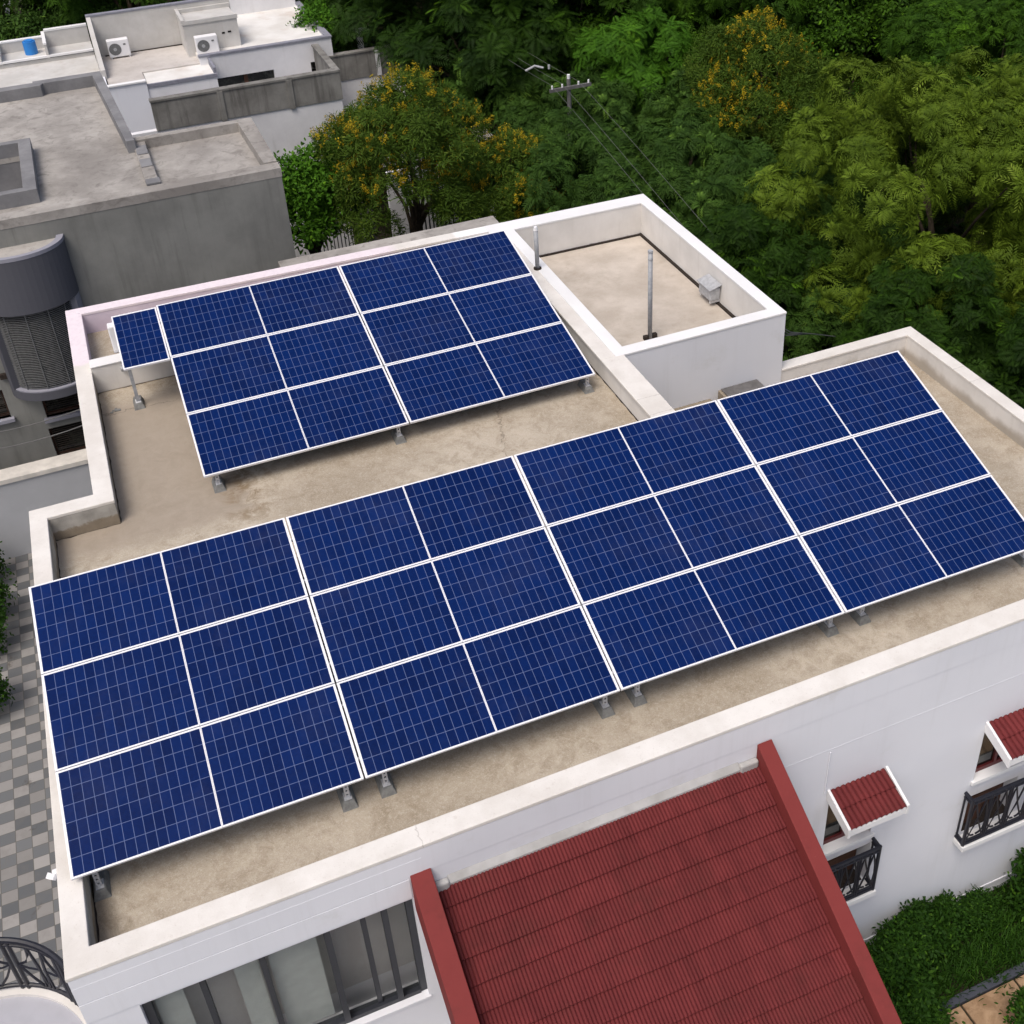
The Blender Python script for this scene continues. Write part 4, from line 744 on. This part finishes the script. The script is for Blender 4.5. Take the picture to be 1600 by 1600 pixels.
def lobes_points(lobes, n, inner=.2, low=-.5):
    P, N = [], []; area = np.array([r ** 2 for *_, r in lobes]); area = area / area.sum()
    while len(P) < n:
        c = lobes[rng.choice(len(lobes), p=area)]; d = unit(rng.normal(0, 1, 3))
        if d[2] < low: continue
        q = rng.uniform(.84, 1.06) if rng.random() > inner else rng.uniform(.45, .85); p = np.array(c[:3]) + d * c[3] * q
        if q > .8 and any(np.linalg.norm(p - np.array(l[:3])) < l[3] * .72 for l in lobes): continue
        P.append(p); N.append(d)
    return np.array(P), np.array(N)
def make_lobes(rx, rz_, nl, rl, zc, shell=False):
    out = []
    while shell and len(out) < nl:
        d = unit(rng.normal(0, 1, 3)); q = rng.uniform(.62, 1.0)
        if d[2] > -.62 and all(np.linalg.norm(np.array(o[:3]) - (rx * q * d[0], rx * q * d[1], zc + rz_ * q * d[2])) > rl * .95 for o in out): out.append((rx * q * d[0], rx * q * d[1], zc + rz_ * q * d[2], rl * rng.uniform(.7, 1.25)))
        elif rng.random() < .02: rl *= .97
    if shell: return out
    for i in range(nl):
        a = rng.uniform(0, 6.28); q = math.sqrt(rng.random()) * .8; z = rng.uniform(-.5, .75) * (1 - q * .6); out.append((rx * q * math.cos(a), rx * q * math.sin(a), zc + rz_ * z, rl * rng.uniform(.75, 1.25)))
    return out
TREES = {}
def tree_kind(key, tuft, mat, n, size, rx, rz_, nl, rl, zc, flowers=0, low=-.5, tilt=.6):
    lobes = make_lobes(rx, rz_, nl, rl, zc, True); P, N = lobes_points(lobes, n, .08, low=low); me = fast_mesh("crown", *scatter(tuft, P, N, size * rng.uniform(.7, 1.25, n), tilt)); me.materials.append(M[mat])
    mb = MB(); mb.tube([(0, 0, 0), (.1, .05, zc * .4), (0, 0, zc * .75)], .06 * zc ** .5 + .10, 9, .12)
    for l in lobes[:9]: k = Vector(l[:3]); q = zc * rng.uniform(.4, .7); mb.tube([(0, 0, q), tuple(k * .3 + Vector((.1, 0, q * .75))), tuple(k * .65 + Vector((-.1, .1, q * .3))), tuple(k * .95)], .08, 6, .02)
    tr = bpy.data.meshes.new("trunk"); tr.from_pydata(mb.v, [], mb.f); tr.materials.append(M["bark"]); fl = None
    if flowers:
        P, N = lobes_points(lobes, flowers, 0, .0); cl = make_lobes(rx * 1.1, rz_, 12, rx * .42, zc + .6)
        ok = [i for i in range(len(P)) if any(np.linalg.norm(P[i] - np.array(c[:3])) < c[3] for c in cl)]; P, N = P[ok] + N[ok] * .18, N[ok]
        fl = fast_mesh("flowers", *scatter("flower", P, N, size * rng.uniform(.3, 1.0, len(P)), .4)); fl.materials.append(M["yellow_flowers"])
    TREES[key] = (me, tr, fl)
def tree(key, x, y, sc=1., rot=0., label="", group=None, name="tree", z=GZ, sz=None):
    me, tr, fl = TREES[key]; o = thing(name, label, "tree" if name == "tree" else "shrub", (x, y, z), group); o.rotation_euler = (0, 0, rot); o.scale = (sc, sc, sz or sc)
    for nm, q in (("crown", me), ("trunk", tr), ("flowers", fl)):
        if q: link(nm, q, None, o)
tree_kind("olive", "plume", "olive_leaves", 1100, .62, 5.0, 3.5, 58, .95, 4.9, low=-.35, tilt=.75)
tree_kind("fern", "fern", "fern_leaves", 620, .64, 3.6, 2.8, 30, .9, 6.4, low=-.2, tilt=.5)
tree_kind("dark", "fern", "dark_leaves", 640, .64, 3.6, 3.4, 30, .95, 6.4, low=-.3, tilt=.5)
tree_kind("leafy", "broad", "fern_leaves", 1500, .46, 3.4, 3.0, 36, .85, 6.2, low=-.4)
tree_kind("plumy", "plume", "fern_leaves", 760, .58, 3.5, 3.0, 34, .85, 6.2, low=-.3)
tree_kind("bright", "fern", "bright_leaves", 480, .52, 2.3, 2.5, 24, .7, 5.6, low=-.3)
tree_kind("flower", "fine", "dull_leaves", 2400, .36, 2.7, 2.4, 46, .60, 5.2, flowers=1500, low=-.6)
tree_kind("bush", "broad", "bright_leaves", 800, .32, 1.05, 1.2, 24, .42, 3.95, low=-.9)
tree_kind("vine", "plume", "vine_leaves", 460, .38, 1.9, 1.2, 22, .48, 2.4, low=-.3)
tree_kind("shrub", "broad", "shrub_leaves", 210, .26, .5, .45, 15, .2, .62, low=-.4)
tree_kind("hedge", "broad", "vine_leaves", 1300, .4, 2.6, 1.7, 30, .75, 3.6, low=-.6)
tree("olive", 26.9, 16.2, 1.08, .4, "big spreading tree with olive green drooping rosettes, the largest crown behind the right roof")
tree("olive", 31.5, 13.2, 1.05, 2.6, "olive green tree with drooping rosettes cut off by the right edge of the photo")
tree("flower", 12.2, 25.8, 1.12, .3, "tree dotted with yellow blossom beside the grey house, nearest of the flowering ones")
tree("flower", 15.4, 25.2, .80, 2.2, "smaller yellow blossoming tree just behind the back parapet, right of the larger one")
tree("flower", 26.4, 26.4, 1.05, 4.0, "yellow blossoming tree high on the right among dark green trees")
tree("bush", 8.7, 26.7, 1.28, .5, "bright green leafy bush between the grey house corner and the flowering tree", name="bush")
tree("bush", 13.2, 43.0, 1.35, 1.5, "bright green bush beside the right end of the old white house", name="bush")
tree("bright", 23.8, 31.5, 1.0, .5, "light green feathery tree just left of the high yellow blossoming tree")
tree("dark", 18.3, 43.5, 1.25, .7, "tall dark tree behind the concrete walls and left of the utility pole")
tree("dark", 20.5, 17.0, .62, 1.3, "low dark feathery tree behind the tower's right corner")
tree("dark", 23.2, 12.0, .60, 3.0, "low dark feathery tree behind the right terrace corner under the olive crown")
tree("dark", 25.5, 8.2, .62, 5.0, "dark feathery tree at the right edge beyond the terrace parapet")
k = 0; TL = "green feathery tree of the wood beyond the houses"
for gy in range(9):
    for gx in range(10):
        y = 37 + gy * 5.2 + rs.uniform(-1.6, 1.6); x = 17.5 + gx * 5.0 + (gy % 2) * 2.4 + rs.uniform(-1.5, 1.5) - gy * .3
        if x < 17 + (1.5 if y < 46 else 0) - max(0, (y - 47) * .2) or (abs(x - 18.3) < 3 and abs(y - 43.5) < 3.5): continue
        u = (x - 2.7) * .92 - (y + 11.2) * .389; d = (x - 2.7) * .304 + (y + 11.2) * .774 + 9
        if u / d > .47 or u / d < -.16: continue
        k += 1; key = ("dark", "fern", "leafy", "plumy", "dark", "bright")[rs.randrange(6)]
        tree(key, x, y, rs.uniform(.95, 1.3) * (1.2 if key == "bright" else 1), rs.uniform(0, 6.28), TL, "trees of the wood")
for x, y in ((29.5, 32.5), (34, 30), (36, 25.5), (33.2, 21.5), (31, 27.5), (38.5, 31), (41, 27), (24.5, 35.8), (30, 37)):
    tree(("fern", "plumy", "leafy")[k % 3], x, y, rs.uniform(.9, 1.15), rs.uniform(0, 6.28), TL, "trees of the wood"); k += 1
VL = "creeper covered bush in the thicket behind the back parapet"
for x, y, s_ in ((17.2, 20.4, 1.2), (19.5, 22.2, 1.25), (21.6, 19.4, 1.2), (17.8, 24.6, 1.35), (21.6, 24.6, 1.3), (23.6, 22.0, 1.2), (19.6, 25.6, 1.0), (22.0, 28.6, 1.3), (20.6, 31.0, 1.3), (19.0, 34.5, 1.3), (22.4, 33.6, 1.3), (14.3, 21.2, 1.0), (18.2, 18.0, 1.0), (21.2, 15.6, .9), (24.6, 18.6, 1.1), (13.6, 33.5, 1.1), (24.2, 14.8, 1.0), (22.2, 10.6, .9), (23.5, 6.6, .9), (27.5, 10.5, 1.1), (28.2, 21.5, 1.2), (25.5, 29.5, 1.3), (28.5, 29.5, 1.3)):
    tree("vine", x, y, s_ * 1.25, rs.uniform(0, 6.28), VL, "creeper covered bushes", name="bush")
HL = "mid green bushy tree behind the far white house"
for i in range(22):
    x = -6 + (i % 8) * 3.1 + rs.uniform(-.8, .8); y = 51 + (i // 8) * 9 + rs.uniform(-2, 2)
    if -5.5 < x < .5 and 60 < y < 68: continue
    tree(("hedge", "fern", "hedge")[i % 3], x, y, rs.uniform(.95, 1.3), rs.uniform(0, 6.28), HL, "trees behind the white house")
P = []; 
while len(P) < 2600:
    x, y = rng.uniform(12.5, 48), rng.uniform(10, 62)
    if (x < 21 and y < 17.5) or (x < 17 and y > 32 and y < 46) or (x < 16 and y < 34): continue
    P.append((x, y, GZ + rng.uniform(.05, .5)))
me = fast_mesh("undergrowth", *scatter("broad", P, [(0, 0, 1)] * len(P), rng.uniform(.8, 1.5, len(P)))); o = link("undergrowth", me, M["dark_leaves"]); o["kind"] = "stuff"; tag(o, "dark leafy ground cover under the trees", "undergrowth")
# planted strip and garden
n = 900; P = np.stack([rng.uniform(9.6, 19.5, n), rng.uniform(-2.68, -1.36, n), np.full(n, GZ)], 1)
me = fast_mesh("lawn", *scatter("grass", P, [(0, 0, 1)] * n, rng.uniform(.25, .5, n))); o = link("lawn", me, M["shrub_leaves"]); o["kind"] = "stuff"; tag(o, "long dark green grass along the foot of the white front wall", "grass")
SL_ = "leafy green shrub in the planted strip beside the red porch roof"
for x, y, s_, sz in ((12.1, -2.3, 1.25, 1.5), (12.6, -1.9, 1.0, 1.5), (13.15, -1.7, 1.0, 1.5), (13.8, -1.65, .8, 1.3), (12.2, -3.0, 1.0, 1.0), (11.6, -1.9, 1.0, 1.4), (11.7, -3.0, 1.0, 1.4), (14.6, -1.65, .7, .9)):
    tree("shrub", x, y, s_ * .84, rs.uniform(0, 6.28), SL_, "shrubs along the front wall", name="shrub", sz=sz * .64)
tree("shrub", 14.15, -3.95, .85, 1., "leafy shrub beside the sandstone path at the bottom right corner", name="shrub")
tree("shrub", 15.9, -1.85, 1.05, 3., "leafy shrub against the white wall at the right edge of the photo", name="shrub", sz=1.2)
for i, (x, y, s_) in enumerate(((-2.95, 17.1, .8), (-2.95, 15.6, 1.0), (-2.9, 14.4, .9), (-3.0, 12.2, .85))):
    tree("shrub", x, y, s_, i * 1.3, "green shrub at the left edge of the chequered courtyard", "courtyard shrubs", name="shrub", sz=1.3)
